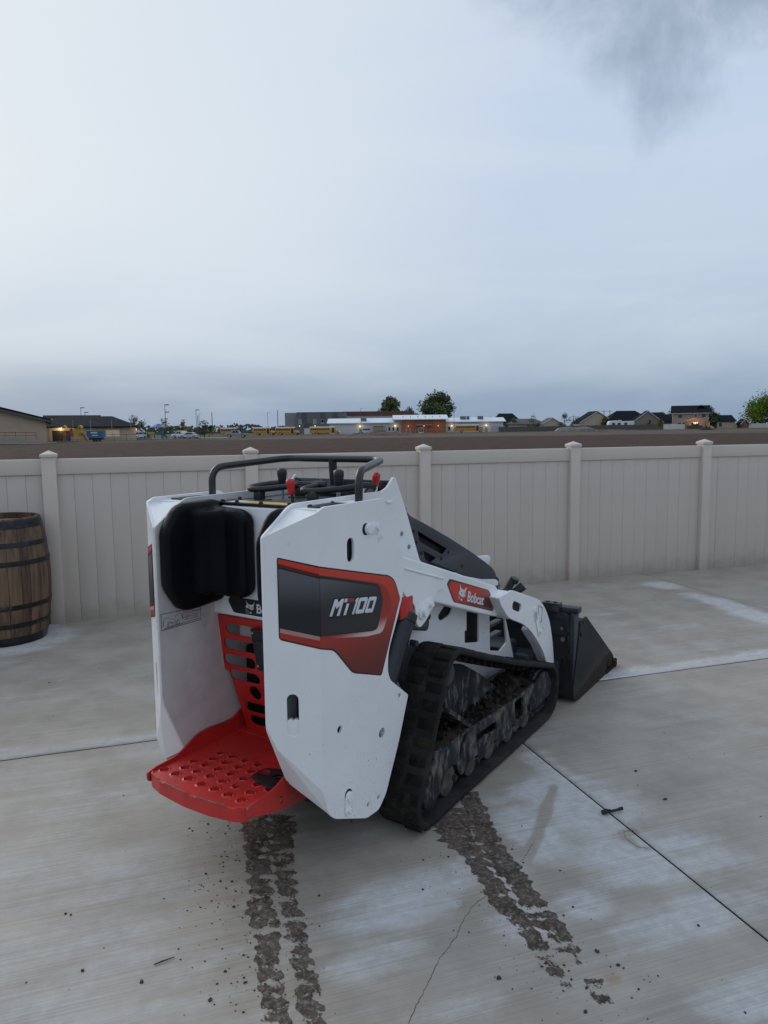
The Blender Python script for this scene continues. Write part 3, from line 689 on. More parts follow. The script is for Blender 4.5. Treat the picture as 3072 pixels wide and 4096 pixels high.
        mb = MB(); plate(mb, [rnd([(-.515, .914), (-.487, .975), (-.24, .938), (-.236, .925), (-.266, .876), (-.512, .912)], .004)], fo, .0006, .0002); mb.build('lettering_shadow', inkk, dc)
        mb = MB()
        for k in ('M', 'T', 'stem', 'one'): plate(mb, [G[k]], f, .0006, .0001)
        plate(mb, [[(-.338,.946),(-.3,.941),(-.295,.933),(-.323,.891),(-.365,.897),(-.37,.903),(-.347,.943)], [(-.336,.934),(-.313,.93),(-.329,.905),(-.352,.908)]], f, .0006, .0001)
        plate(mb, [[(-.284,.938),(-.245,.932),(-.241,.926),(-.269,.882),(-.312,.889),(-.315,.894),(-.291,.933)], [(-.282,.925),(-.259,.922),(-.274,.896),(-.298,.9)]], f, .0006, .0001)
        mb.build('lettering', inkw, dc); mb = MB(); plate(mb, [G['bar']], f, .0006, .0001); mb.build('lettering', inkr, dc)
    # ---- chassis side with tower
    TW = [(-.385, 1.25), (-.36, 1.269), (-.052, 1.270), (.021, 1.268), (.062, 1.281), (.088, 1.302), (.106, 1.318), (.118, 1.315), (.133, 1.295), (.199, 1.176), (.304, .958), (.42, .90), (.90, .775), (1.075, .745), (1.10, .70), (1.115, .60), (1.187, .512), (1.239, .40), (1.29, .291), (1.30, .17), (-.05, .17), (-.30, .30), (-.554, .351), (UE, .566), (UE, 1.178), (-.51, 1.262), (-.40, 1.2625)]
    TW = [(UE, 1.178), (-.510, 1.268)] + TW[2:22] + [(-.554, .351), (UE, .566)]
    TWr = [.01, .03, .0, .05, .05, .03, .012, .012, .02, .0, .02, .0, .0, .02, .02, .02, .02, .02, .02, .02, .03, .05, .02, .02]
    hl = [rnd([(.452, .69), (.527, .728), (.60, .708), (.575, .672), (.478, .662)], [.03, .012, .004, .02, .03]), rnd([(.715, .69), (.715, .505), (.865, .472), (.865, .64)], .006), rnd([(.984, .62), (.995, .397), (1.114, .362), (1.20, .385), (1.165, .54)], .008)]
    tw = sheet('chassis_side', [rnd(TW, TWr[:len(TW)] if len(TWr) >= len(TW) else .01)]+hl, PLV(VE, side), .010, whited if side < 0 else white, LD, .0015)
    for u, z in ((.19, 1.09), (.245, 1.03)): bolt(tw, (side*VE, u-.03, z), (side, 0, 0), .007, .006, steel)
    wb = MB(); wb.tube([(side*(VE+.002), .045, 1.225), (side*(VE+.002), .085, 1.222)], .006, 8); wb.build('weld_bead', white, tw)
    # ---- lift arm: box section behind, cranked front plate
    am = MB(); av, aw = .36, .075
    ARM = [(-.12, 1.068), (.116, .996), (.95, .727), (1.02, .70), (1.02, .575), (.9, .599), (.651, .674), (.362, .768), (.209, .818), (.215, .823), (-.12, .92)]
    ARM = [(-.12, 1.068), (-.022, 1.038), (.116, .996), (.82, .768), (.85, .74), (.83, .62), (.80, .628), (.651, .674), (.362, .768), (.209, .818), (-.12, .90)]
    plate(am, [rnd(ARM, [0, 0, 0, .01, .01, .01, 0, 0, 0, .0, 0])], PLV(av, side), aw, .007)
    FR = [(.735, .735), (.888, .743), (1.238, .628), (1.314, .577), (1.394, .486), (1.444, .359), (1.474, .208), (1.48, .15), (1.40, .14), (1.358, .261), (1.312, .327), (1.224, .414), (1.12, .494), (1.031, .545), (.891, .599), (.838, .625), (.768, .69)]
    plate(am, [rnd(FR, [.02, .03, .05, .06, .06, .06, .03, .02, .02, .03, .03, .05, .04, .04, .03, .02, .02]), slot((.915, .662), (.985, .636), .021), rnd([(1.163, .588), (1.198, .585), (1.213, .522), (1.180, .522)], .005)], PLV(.41, side), .012, .0025)
    plate(am, [rnd([(1.13, .49), (1.30, .55), (1.38, .47), (1.43, .35), (1.46, .208), (1.465, .15), (1.41, .15), (1.36, .265), (1.27, .37)], .01)], PLV(.40, side), .045, .003)
    plate(am, [rnd([(.735, .735), (.86, .745), (.88, .60), (.838, .625), (.768, .69)], .01)], PLV(.399, side), .06, .003)
    am2 = MB(); am2.box((min(side*.30, side*.397), .893, .612), (max(side*.30, side*.397), 1.01, .69)); am2.build('slot_shade_box', void, LD)  # dark box added behind the arm slot to paint its shaded inside
    # rear bracket with pivot lug
    BR = [(-.03, 1.0), (.009, .985), (.297, .894), (.307, .877), (.303, .856), (.234, .853), (.215, .823), (.166, .765), (.10, .735), (.073, .76), (.062, .836), (-.009, .885), (-.05, .93)]
    plate(am, [rnd(BR, [0, .01, .02, .01, .02, .015, .02, .03, .03, .02, .02, .02, 0])], PLV(av+.008, side), .014, .003)
    arm = am.build('lift_arm', white, LD, 14)
    mb = MB(); mb.tube([(side*(av+.008), -.02, .992), (side*(av+.009), .14, .943), (side*(av+.009), .285, .899)], .0045, 8); mb.build('weld_bead', white, arm)
    mb = MB(); plate(mb, [slot((.112, .795), (.168, .818), .027)], PLV(av+.016, side), .01, .002); mb.cyl((side*(av+.012), .116, .797), (side*(av+.03), .116, .797), .017, 20); mb.build('pin_keeper', white, arm, 30)
    bolt(arm, (side*(av+.016), .168, .818), (side, 0, 0), .011, .012)
    mb = MB(); plate(mb, [slot((1.180, .585), (1.24, .455), .020), rnd([(1.168, .575), (1.195, .570), (1.208, .525), (1.185, .525)], .004)], PLV(.416, side), .009, .002); mb.build('pin_keeper', white, arm, 30)
    bolt(arm, (side*.416, 1.238, .462), (side, 0, 0), .010, .010); mb = MB(); mb.cyl((side*.405, 1.296, .464), (side*.4125, 1.296, .464), .008, 12); mb.build('plug', whited, arm)
    mb = MB(); plate(mb, [rnd([(1.225, .60), (1.285, .575), (1.275, .50), (1.23, .505)], .006), rnd([(1.229, .596), (1.281, .572), (1.271, .504), (1.234, .509)], .005)], PLV(.4107, side), .0007, .0001); mb.build('label', inkk, arm)
    # red logo plate on the arm
    OB = [(.356,.885),(.725,.769),(.742,.759),(.794,.687),(.794,.676),(.777,.658),(.398,.777),(.386,.786),(.334,.863),(.334,.87)]
    cx_, cz_ = .564, .772
    def inset(L, k): return [(cx_+(a-cx_)*k, cz_+(b-cz_)*(1-(1-k)*2.2)) for a, b in L]
    dcl = sheet('decal', [rnd(OB, .008)], PLV(av+.001, side), .0008, inkk, arm, .0002)
    sheet('decal_red', [rnd(inset(OB, .985), .008)], PLV(av+.0016, side), .0006, inkd, dcl, .0002)
    sheet('decal_line', [rnd(inset(OB, .955), .008), rnd(inset(OB, .935), .008)], PLV(av+.0021, side), .0006, mat('print line red', (.40, .05, .04), .4), dcl, .0001)
    rg = decal_grad('print red upper', (.05, .012, .010), (.52, .026, .014), .70, .80)
    sheet('decal_field', [rnd(inset(OB, .93), .008)], PLV(av+.0021, side), .0006, rg, dcl, .0002)
    if side > 0:
        f = PLV(av+.0028, side); mb = MB()
        plate(mb, [[(.447,.846),(.452,.832),(.461,.823),(.470,.820),(.482,.811),(.495,.818),(.510,.820),(.503,.811),(.497,.805),(.494,.795),(.493,.787),(.486,.783),(.479,.784),(.474,.781),(.466,.786),(.456,.791),(.446,.796),(.436,.804),(.434,.810),(.438,.816),(.447,.820),(.446,.832)], [(.452,.812),(.462,.809),(.467,.802),(.458,.802)], [(.480,.802),(.488,.801),(.489,.797),(.482,.796)]], f, .0006, .0001)
        plate(mb, [[(.455,.781),(.466,.779),(.464,.771),(.452,.773)]], f, .0006, .0001)
        for a, b in (((.438, .795), (.424, .792)), ((.440, .790), (.426, .785)), ((.444, .787), (.434, .779)), ((.492, .786), (.500, .778)), ((.488, .784), (.494, .774))):
            d = Vector((b[0]-a[0], b[1]-a[1])).normalized()*.0011; plate(mb, [[(a[0]-d.y, a[1]+d.x), (a[0]+d.y, a[1]-d.x), b]], f, .0006, .0001)
        vs_, fs_ = text_mesh('Bobcat', lambda a, b, c: f(.512+.013*b+.161*a, .758-.051*a+.043*b, .0006-c), off=.022)
        mb.add(vs_, fs_); mb.build('lettering', inkw, dcl)
    # red lock, lift cylinder, dark gusset plate
    mb = MB(); mb.bbox((min(side*.30, side*.372), -.05, .80), (max(side*.30, side*.372), .045, .88), .008, 2, M=Matrix.Translation((0, 0, .0))); mb.build('arm_lock', red, arm)
    mb = MB(); mb.cyl((side*.33, .030, .79), (side*.33, -.175, .47), .050, 24); mb.cyl((side*.33, .040, .806), (side*.33, .025, .78), .055, 24); mb.cyl((side*.335, .055, .835), (side*.335, .035, .80), .03, 16); mb.cyl((side*.372, .02, .70), (side*.40, .02, .70), .012, 10); mb.build('lift_cylinder', mat('dark blue cylinder paint', (.011, .014, .022), .4, var=.2), LD)
    mb = MB(); plate(mb, [rnd([(.06, .86), (.29, .80), (.29, .69), (.27, .675), (.10, .72)], [.01, .01, .03, .02, .02])], PLV(.30, side), .012, .002); mb.build('gusset_plate', blk2, LD); bolt(LD, (side*.30, .275, .735), (side, 0, 0), .012, .01, steelb)

    # ---- rubber track
    tk = bpy.data.objects.new('track', None); COL.objects.link(tk); tk.parent = LD; tk.empty_display_size = .1
    C3 = [((1.215, .155), .148), ((.225, .520), .120), ((-.015, .103), .096)]      # front idler, sprocket, rear idler (belt outer radius)
    path = []
    for i in range(3):
        (c0, r0), (c1, r1), (c2, r2) = C3[i-1], C3[i], C3[(i+1) % 3]
        def tang(ca, ra, cb, rb):
            d = Vector(cb)-Vector(ca); L_ = d.length; a = math.atan2(d.y, d.x); b = math.acos((ra-rb)/L_); return a-b
        a_in = tang(c0, r0, c1, r1); a_out = tang(c1, r1, c2, r2)
        while a_out < a_in: a_out += 2*math.pi
        n_ = max(6, int((a_out-a_in)/.16))
        for k in range(n_+1):
            a = a_in+(a_out-a_in)*k/n_; path.append((Vector((c1[0]+r1*math.cos(a), c1[1]+r1*math.sin(a))), Vector((math.cos(a), math.sin(a)))))
    # resample evenly with slight sag on the free runs
    pts = []; nP = len(path)
    for i in range(nP):
        (p0, n0), (p1, n1) = path[i], path[(i+1) % nP]; L_ = (p1-p0).length; k = max(1, int(L_/.022))
        for q in range(k):
            t = q/k; n_ = n0.lerp(n1, t).normalized(); p = p0.lerp(p1, t)
            if L_ > .5 and p.y > .12: p = p - n_*(.012*4*t*(1-t))
            pts.append((p, n_))
    v0, v1, bt = .302, .478, .026
    vs = []; fs = []; n_ = len(pts)
    for i, (p, nn) in enumerate(pts):
        w = .0025*noise.noise((p.x*9, p.y*9, side*3.3))
        o_ = p+nn*w; q = p-nn*bt
        vs += [(side*v0, o_.x, o_.y), (side*(v1-.006), o_.x, o_.y), (side*(v1+w), (o_-nn*.007).x, (o_-nn*.007).y), (side*(v1+w), (q+nn*.005).x, (q+nn*.005).y), (side*(v1-.005), q.x, q.y), (side*v0, q.x, q.y)]
    for i in range(n_):
        j = (i+1) % n_
        for k in range(6): fs.append((i*6+k, i*6+(k+1) % 6, j*6+(k+1) % 6, j*6+k))
    bm_ = MB(); bm_.add(vs, fs); belt = bm_.build('rubber_belt', rubedge, tk, 50)
    # tread lugs: staggered blocks round the outside
    lg = MB(); acc = 0.; lastp = pts[-1][0]; cnt = 0
    for p, nn in pts:
        acc += (p-lastp).length; lastp = p
        if acc >= .052:
            acc = 0.; cnt += 1; tdir = Vector((-nn.y, nn.x))
            for b0, b1, sh in ((v0+.006, (v0+v1)/2-.008, 0.), ((v0+v1)/2+.008, v1-.008, .022)):
                hh = .0004+.0026*random.random(); c0 = p+tdir*sh
                M_ = Matrix(((1, 0, 0, 0), (0, tdir.x, nn.x, c0.x), (0, tdir.y, nn.y, c0.y), (0, 0, 0, 1)))
                lg.bbox((min(side*b0, side*b1), -.021, -.004), (max(side*b0, side*b1), .021, hh), .002, 1, M=M_)
    lg.build('tread_lugs', rub, tk, 50)
    dl = MB(); acc = 0.; lastp = pts[-1][0]
    for p, nn in pts:
        acc += (p-lastp).length; lastp = p
        if acc >= .066:
            acc = 0.; tdir = Vector((-nn.y, nn.x)); c0 = p-nn*bt
            M_ = Matrix(((1, 0, 0, 0), (0, tdir.x, nn.x, c0.x), (0, tdir.y, nn.y, c0.y), (0, 0, 0, 1)))
            dl.bbox((side*.385-.022, -.016, -.028), (side*.385+.022, .016, .003), .006, 1, M=M_)
    dl.build('drive_lugs', rub, tk, 50)
    # roller frame
    fv = .447
    mb = MB()
    RF = [(.378, .252), (.82, .232), (1.135, .236), (1.20, .262), (1.275, .245), (1.325, .175), (1.33, .09), (1.27, .068), (1.16, .070), (1.065, .072), (1.05, .106), (.965, .106), (.950, .074), (.865, .074), (.850, .108), (.762, .108), (.745, .074), (.655, .075), (.640, .110), (.552, .110), (.535, .076), (.462, .077), (.447, .112), (.365, .112), (.345, .082), (.285, .082), (.252, .135)]
    plate(mb, [rnd(RF, .018), rnd([(.84, .215), (.945, .213), (.948, .112), (.858, .118)], .012), rnd([(.437, .203), (.64, .196), (.64, .160), (.60, .155), (.59, .165), (.443, .171)], .008), slot((1.02, .118), (1.02, .138), .012), circ((.535, .118), .012)], PLV(fv, side), .012, .002)
    plate(mb, [rnd([(.044, .270), (.282, .244), (.258, .155), (.155, .160), (.105, .095), (.04, .055), (-.015, .072), (-.035, .13), (.02, .19), (.05, .225)], .015)], PLV(fv+.006, side), .03, .002)
    mb.box((min(side*.33, side*.385), .06, .125), (max(side*.33, side*.385), 1.20, .20)); mb.box((min(side*.35, side*.43), .24, .20), (max(side*.35, side*.43), .40, .24))
    plate(mb, [rnd([(.36, .52), (.47, .49), (.653, .392), (.818, .285), (.835, .256), (.487, .20), (.33, .28), (.30, .40)], .01)], PLV(.365, side), .02, .003)
    mb.build('track_frame', chip, tk, 30)
    mb = MB(); mb.box((min(side*.345, side*.436), .40, .218), (max(side*.345, side*.436), 1.12, .230)); mb.build('frame_top', chip, tk)
    mb = MB(); mb.prism([(.02, .262), (.385, .262), (.385, .248), (.02, .255)], lambda a, b, c: (side*c, a, b), .34, .45); mb.prism([(.19, .40), (.39, .262), (.378, .250), (.18, .385)], lambda a, b, c: (side*c, a, b), .36, .452); mb.build('frame_brace', chip, tk)
    for (u, z, r) in ((.20, .095, .062), (.405, .083, .050), (.595, .083, .050), (.805, .083, .050), (1.005, .083, .050)):
        rl = MB()
        for c_ in (.36, .412): rl.lathe([(.0, c_-.024), (r*.82, c_-.024), (r, c_-.018), (r, c_+.018), (r*.82, c_+.024), (0, c_+.024)], 28, M=Matrix(((0, 0, side, 0), (1, 0, 0, u), (0, 1, 0, z-.0), (0, 0, 0, 1))))
        rl.build('roller', mat('muddy roller', (.085, .070, .057), .8, var=.4, vscale=20, bump=.3), tk, 40); bolt(tk, (side*.462, u+.0, z+.02), (side, 0, 0), .012, .01, chip)
    for (u, z), r in ((C3[0][0], .118), (C3[2][0], .066)):
        rl = MB(); rl.lathe([(0, .33), (r*.8, .33), (r, .345), (r, .42), (r*.8, .435), (0, .435)], 36, M=Matrix(((0, 0, side, 0), (1, 0, 0, u), (0, 1, 0, z), (0, 0, 0, 1)))); rl.build('idler', steelb, tk)
    spk = []
    for k in range(13*4):
        r = .074 if k % 4 in (0, 1) else .054; a = 2*math.pi*k/52; spk.append((.22+r*math.cos(a), .53+r*math.sin(a)))
    mb = MB(); plate(mb, [spk], PLV(.41, side), .03, .002); mb.cyl((side*.25, .22, .53), (side*.43, .22, .53), .045, 24); mb.build('sprocket', steelb, tk)
    # soil packed on the frame
    sl_ = MB(); rs_ = random.Random(11+side)
    def heap(u0, u1, v0_, v1_, zf, h, n1=30, n2=10):
        vs = []; fs = []
        for i in range(n1+1):
            for j in range(n2+1):
                u = u0+(u1-u0)*i/n1; v = v0_+(v1_-v0_)*j/n2
                e = min(1, 5*min(i/n1, 1-i/n1))*min(1, .35+3.5*min(j/n2, 1-j/n2))
                z = zf(u)+h*e*(.5+.75*noise.noise((u*13, v*13, 2.))+.4*noise.noise((u*38, v*38, 5.)))
                vs.append((side*v, u, z))
        for i in range(n1):
            for j in range(n2): fs.append((i*(n2+1)+j, i*(n2+1)+j+1, (i+1)*(n2+1)+j+1, (i+1)*(n2+1)+j))
        sl_.add(vs, fs)
    heap(.38, 1.16, .29, .447, lambda u: .222, .055, 56, 14); heap(.03, .39, .29, .452, lambda u: .252, .045, 30, 14); heap(.78, 1.2, .29, .43, lambda u: .235+.02*math.sin(u*9), .06, 34, 12)
    for k in range(220):
        u = rs_.uniform(.05, 1.2); v = rs_.uniform(.30, .44); z = .275 if u < .38 else .262
        bm = bmesh.new(); r = rs_.uniform(.004, .013); bmesh.ops.create_icosphere(bm, subdivisions=2, radius=r); s0 = rs_.uniform(0, 50)
        for q in bm.verts: q.co *= 1+.5*noise.noise(q.co/r+Vector((s0, 0, 0)))
        bm.verts.index_update(); zz_ = z+rs_.uniform(0, .035)
        sl_.add([(side*v+q.co.x, u+q.co.y, zz_+q.co.z) for q in bm.verts], [tuple(q.index for q in f.verts) for f in bm.faces]); bm.free()
    tag(sl_.build('packed_soil', soilm, tk, 60), kind='stuff')

# ---- middle of the chassis
mb = MB(); mb.bbox((-.236, -.235, .26), (.236, .66, .665), .01); mb.bbox((-.236, -.10, .66), (.236, .66, .80), .01); mb.build('engine_bay', void, LD); mb = MB(); mb.bbox((-.20, -.30, .70), (.20, -.28, .80), .004); mb.build('slot_light_plate', whited, LD)  # black box paints the bay's shade; pale plate added for light showing through slots
mb = MB(); mb.bbox((-.19, .66, .22), (.19, 1.08, .66), .01); mb.box((-.2, .66, .60), (.2, 1.06, .68)); mb.build('engine_block', mat('oily engine', (.03, .031, .034), .5, var=.5, vscale=16, bump=.3), LD)
mb = MB(); mb.cyl((.215, .735, .66), (.215, .735, .56), .03, 20); mb.build('oil_filter', white, LD)
mb = MB()
for k in range(3): mb.box((.20, .99, .44+.06*k), (.232, 1.17, .455+.06*k))
mb.build('radiator_slats', blk2, LD)
mb = MB(); mb.bbox((-.30, 1.14, .16), (.245, 1.36, .37), .02, 3); mb.bbox((-.33, 1.30, .08), (.33, 1.44, .30), .02, 3); mb.build('front_crossmember', steelb, LD)  # lower beam dropped to close off light under the loader
mb = MB(); mb.bbox((-.296, -.24, .095), (.296, 1.25, .26), .01); mb.build('belly_frame', steelb, LD)  # belly made low and wide so its bulk deepens the shade below
for s_ in (1, -1):
    mb = MB(); mb.cyl((s_*.22, .22, .53), (s_*.31, .22, .53), .10, 28); mb.build('track_drive', steelb, LD); part_ = MB().box((min(s_*.2, s_*.34), .45, .17), (max(s_*.2, s_*.34), .62, .25)).build('track_mount', steelb, LD)
# hood
HP = [(.185, 1.20), (.216, 1.176), (.245, 1.152), (.374, 1.103), (.59, 1.016), (.801, .924), (.951, .854), (1.045, .806), (1.078, .775), (1.088, .758), (1.121, .74), (1.121, .722), (.977, .752), (.77, .81), (.322, .954), (.20, .96)]
mb = MB(); hv = .238
HPs = rnd(HP, [.0, .02, .02, .0, 0, 0, .0, .03, .03, .01, .005, .005, .0, 0, .0, 0])
vents = [rnd([(.304, 1.083), (.561, .972), (.519, .952), (.322, 1.035)], .008), rnd([(.350, .994), (.464, .946), (.39, .928), (.362, .960)], .008)]
plate(mb, [HPs]+vents, PLV(hv, 1), .006, .001); plate(mb, [HPs]+vents, PLV(hv, -1), .006, .001)
top = [p for p in HPs if True]
k0 = min(range(len(HPs)), key=lambda i: abs(HPs[i][0]-1.121)+abs(HPs[i][1]-.74))
ridge = [p for p in HPs[:k0+1]]
vs = []; fs = []; NX = 12
for (u, z) in ridge:
    for i in range(NX+1):
        x = -hv+2*hv*i/NX; e = abs(x)/hv; vs.append((x, u, z + .007*(1-e**3) - (.004 if i in (0, NX) else 0)))
for i in range(len(ridge)-1):
    for j in range(NX): fs.append((i*(NX+1)+j, i*(NX+1)+j+1, (i+1)*(NX+1)+j+1, (i+1)*(NX+1)+j))
mb.add(vs, fs); hood = mb.build('hood', navy, LD, 45)
mb = MB(); mb.prism([(.25, 1.10), (.60, .95), (.50, .90), (.30, .95)], lambda a, b, c: (c, a, b), -.215, .215); mb.build('vent_void', void, hood)
for u, z in ((.272, 1.085), (.297, 1.035), (.335, .985), (.575, .955), (.51, .935), (.71, .87)): bolt(hood, (hv, u, z), (1, 0, 0), .006, .004, blk)
mb = MB(); mb.bbox((-.243, .17, .98), (.243, .212, 1.19), .004); mb.build('hood_seal', blk, hood)
mb = MB(); mb.bbox((-.246, .90, .66), (.246, 1.10, .735), .008); mb.build('grille_frame', white, LD); mb = MB(); mb.bbox((-.2, 1.09, .67), (.249, 1.108, .72), .003); mb.bbox((.244, .99, .672), (.2495, 1.09, .715), .001); mb.build('grille', blk, LD)
# cross tube between arms, tilt bracket, hose couplers
mb = MB(); mb.cyl((-.36, 1.16, .60), (.36, 1.16, .60), .035, 20); mb.build('arm_cross_tube', white, LD)
mb = MB(); plate(mb, [rnd([(1.13, .60), (1.13, .80), (1.145, .838), (1.30, .822), (1.325, .800), (1.285, .768), (1.22, .72), (1.19, .60)], .012)], lambda a, b, c: (.10-c, a, b), .012, .002); mb.box((-.09, 1.15, .80), (.098, 1.25, .812)); plate(mb, [rnd([(1.12, .60), (1.10, .72), (1.2, .74), (1.20, .60)], .012)], lambda a, b, c: (-.10-c, a, b), .012, .002); mb.box((-.10, 1.12, .722), (-.02, 1.22, .734)); mb.build('tilt_bracket', white, LD)
mb = MB(); mb.cyl((-.06, 1.25, .70), (-.06, 1.52, .42), .035, 18); mb.cyl((-.06, 1.40, .545), (-.06, 1.56, .38), .02, 14); mb.build('tilt_cylinder', navy, LD)
mb = MB(); mb.tube(path_round([(.20, 1.12, .60), (.225, 1.22, .64), (.262, 1.25, .715)], .04), .020, 12); mb.cyl((.262, 1.25, .70), (.272, 1.25, .722), .024, 8); mb.tube(path_round([(.21, 1.16, .60), (.25, 1.24, .635), (.30, 1.27, .672)], .04), .020, 12); mb.cyl((.285, 1.262, .66), (.308, 1.275, .682), .023, 8); mb.bbox((.18, 1.17, .58), (.27, 1.28, .65), .01); mb.build('hose_couplers', blk, LD)
# ---- front attachment frame
fr = MB()
fr.bbox((-.515, 1.535, .495), (.515, 1.60, .528), .004); fr.bbox((-.47, 1.575, .05), (.47, 1.592, .50), .003)
for s_ in (1, -1): fr.bbox((s_*.495-.011, 1.505, .035), (s_*.495+.011, 1.585, .50), .004); fr.bbox((s_*.39-.045, 1.46, .10), (s_*.39+.045, 1.58, .24), .008)
fr.bbox((-.47, 1.53, .04), (.47, 1.59, .075), .004)
att = fr.build('attachment_frame', steelb, LD)
for s_ in (1, -1):
    lk = MB(); f = lambda a, b, c: (s_*a, 1.523+c, b)
    plate(lk, [rnd([(.345, .50), (.36, .512), (.455, .498), (.488, .480), (.498, .42), (.495, .395), (.465, .392), (.455, .43), (.44, .452), (.345, .468)], .016)], f, .014, .002)
    lk.cyl((s_*.463, 1.515, .476), (s_*.463, 1.54, .476), .014, 14); lk.cyl((s_*.478, 1.513, .413), (s_*.478, 1.54, .413), .014, 14); lk.build('lock_lever', steelb, att, 30)
    sp = MB(); hel = [(s_*.476+.0125*math.cos(t*.5), 1.535+.0125*math.sin(t*.5), .392-.09*t/125) for t in range(126)]
    sp.tube(hel, .0028, 6); sp.cyl((s_*.476, 1.535, .40), (s_*.476, 1.535, .25), .006, 8); sp.bbox((s_*.476-.012, 1.523, .235), (s_*.476+.012, 1.547, .275), .003); sp.build('spring', blk2, att)
    mb = MB(); mb.cyl((s_*.425, 1.575, .34), (s_*.425, 1.555, .34), .013, 8); mb.cyl((s_*.418, 1.575, .40), (s_*.418, 1.56, .40), .010, 8); mb.build('grease_cap', mat('chalky bolt', (.16, .155, .15), .7), att)
mb = MB(); plate(mb, [rnd([(.325, 1.49), (.325, 1.545), (.425, 1.545), (.425, 1.49)], .004), circ((.352, 1.518), .0125), circ((.394, 1.518), .0125)], lambda a, b, c: (a, b, .553-c), .045, .002)
for x in (.352, .394): mb.lathe([(.0125, .0), (.0155, .003), (.0125, .004), (.0115, -.03)], 20, M=Matrix.Translation((x, 1.518, .551)))
mb.build('hose_block', blk2, att)
# ---- bucket
bk = bpy.data.objects.new('bucket', None); COL.objects.link(bk); bk.parent = LD
BP = [(1.60, .447), (1.695, .452), (2.247, .085), (2.275, .03), (2.30, .006), (2.13, .004), (1.56, .005), (1.505, .03), (1.490, .09)]
bmud = mat('bucket steel with mud', (.040, .042, .045), .5, var=.3, vscale=7, bump=.12, bscale=50)
def bucket_mat():
    m = bpy.data.materials.new('bucket steel muddied low'); m.use_nodes = True; t = m.node_tree; b = t.nodes['Principled BSDF']
    ob = N(t, 'ShaderNodeTexCoord').outputs['Object']; s = N(t, 'ShaderNodeSeparateXYZ'); LK(t, ob, s.inputs[0])
    n1 = noi(t, ob, 14, 7, .62, .3); n2 = noi(t, ob, 5, 5, .6)
    # splash line climbs towards the lip
    ln = mth(t, 'ADD', s.outputs[2], mth(t, 'MULTIPLY', mth(t, 'SUBTRACT', n1, .5), .12)); ln = mth(t, 'SUBTRACT', ln, mth(t, 'MULTIPLY', mth(t, 'SUBTRACT', s.outputs[1], 1.6), .13))
    f = mapr(t, ln, .050, .066, 1., 0.); f2 = mapr(t, ln, .06, .16, .55, 0.)
    c = mixc(t, mapr(t, n2, .3, .7), (.011, .0115, .0125), (.021, .0215, .022)); c = mixc(t, f2, c, (.042, .037, .033)); c = mixc(t, f, c, (.034, .025, .020))
    LK(t, c, b.inputs['Base Color']); LK(t, mapr(t, f, 0, 1, .58, .95), b.inputs['Roughness']); b.inputs['Specular IOR Level'].default_value = .22
    bn = N(t, 'ShaderNodeBump'); bn.inputs['Strength'].default_value = .5; bn.inputs['Distance'].default_value = .008; LK(t, mth(t, 'MULTIPLY', f, n1), bn.inputs['Height']); LK(t, bn.outputs[0], b.inputs['Normal']); return m
BM = bucket_mat()
for s_ in (1, -1): sheet('side_plate', [rnd(BP, [.01, .015, .03, .01, .004, .004, .05, .05, .05]), circ((1.64, .425), .008, 12), circ((1.60, .37), .011, 12, .016)], PLV(.512, s_), .009, BM, bk, .0015)
prof = rnd([(1.695, .445), (1.60, .44), (1.492, .09), (1.510, .03), (1.56, .008), (2.13, .007), (2.295, .009)], [.03, .03, .05, .04, .04, 0, 0], 5)
prof = prof[:-1] + [(2.295, .009)]
def thick(L, t):
    out = []
    for i, p in enumerate(L):
        a = Vector(L[max(i-1, 0)]); b = Vector(L[min(i+1, len(L)-1)]); d = (b-a).normalized(); out.append((p[0]+(-d.y)*t, p[1]+d.x*t))
    return out
inn = thick(prof, .009); mb = MB(); n_ = len(prof)
vs = [(x, a, b) for x in (-.503, .503) for (a, b) in prof] + [(x, a, b) for x in (-.503, .503) for (a, b) in inn]
fs = []
for i in range(n_-1): fs += [(i, i+1, n_+i+1, n_+i), (2*n_+i, 3*n_+i, 3*n_+i+1, 2*n_+i+1), (i, 2*n_+i, 2*n_+i+1, i+1), (n_+i, n_+i+1, 3*n_+i+1, 3*n_+i)]
fs += [(0, n_, 3*n_, 2*n_), (n_-1, 3*n_-1, 4*n_-1, 2*n_-1)]
mb.add(vs, fs); mb.build('shell', BM, bk)
mb = MB(); mb.prism([(2.12, .001), (2.315, .001), (2.30, .014), (2.12, .0165)], lambda a, b, c: (c, a, b), -.515, .515); mb.build('cutting_edge', BM, bk)
mb = MB(); rs_ = random.Random(5)
for k in range(46):
    u = rs_.uniform(2.10, 2.31); h = max(0., (2.31-u))*.35+.012; r = rs_.uniform(.008, .019); bm = bmesh.new(); bmesh.ops.create_icosphere(bm, subdivisions=2, radius=r); s0 = rs_.uniform(0, 50); zz_ = rs_.uniform(.008, h+.02); xx_ = .512+rs_.uniform(-.012, .004)
    for q in bm.verts: q.co *= 1+.5*noise.noise(q.co/r+Vector((s0, 0, 0)))
    bm.verts.index_update(); mb.add([(xx_+q.co.x*.7, u+q.co.y, max(.001, zz_+q.co.z)) for q in bm.verts], [tuple(q.index for q in f.verts) for f in bm.faces]); bm.free()
mb.build('mud_lumps', soilm, bk, 60)

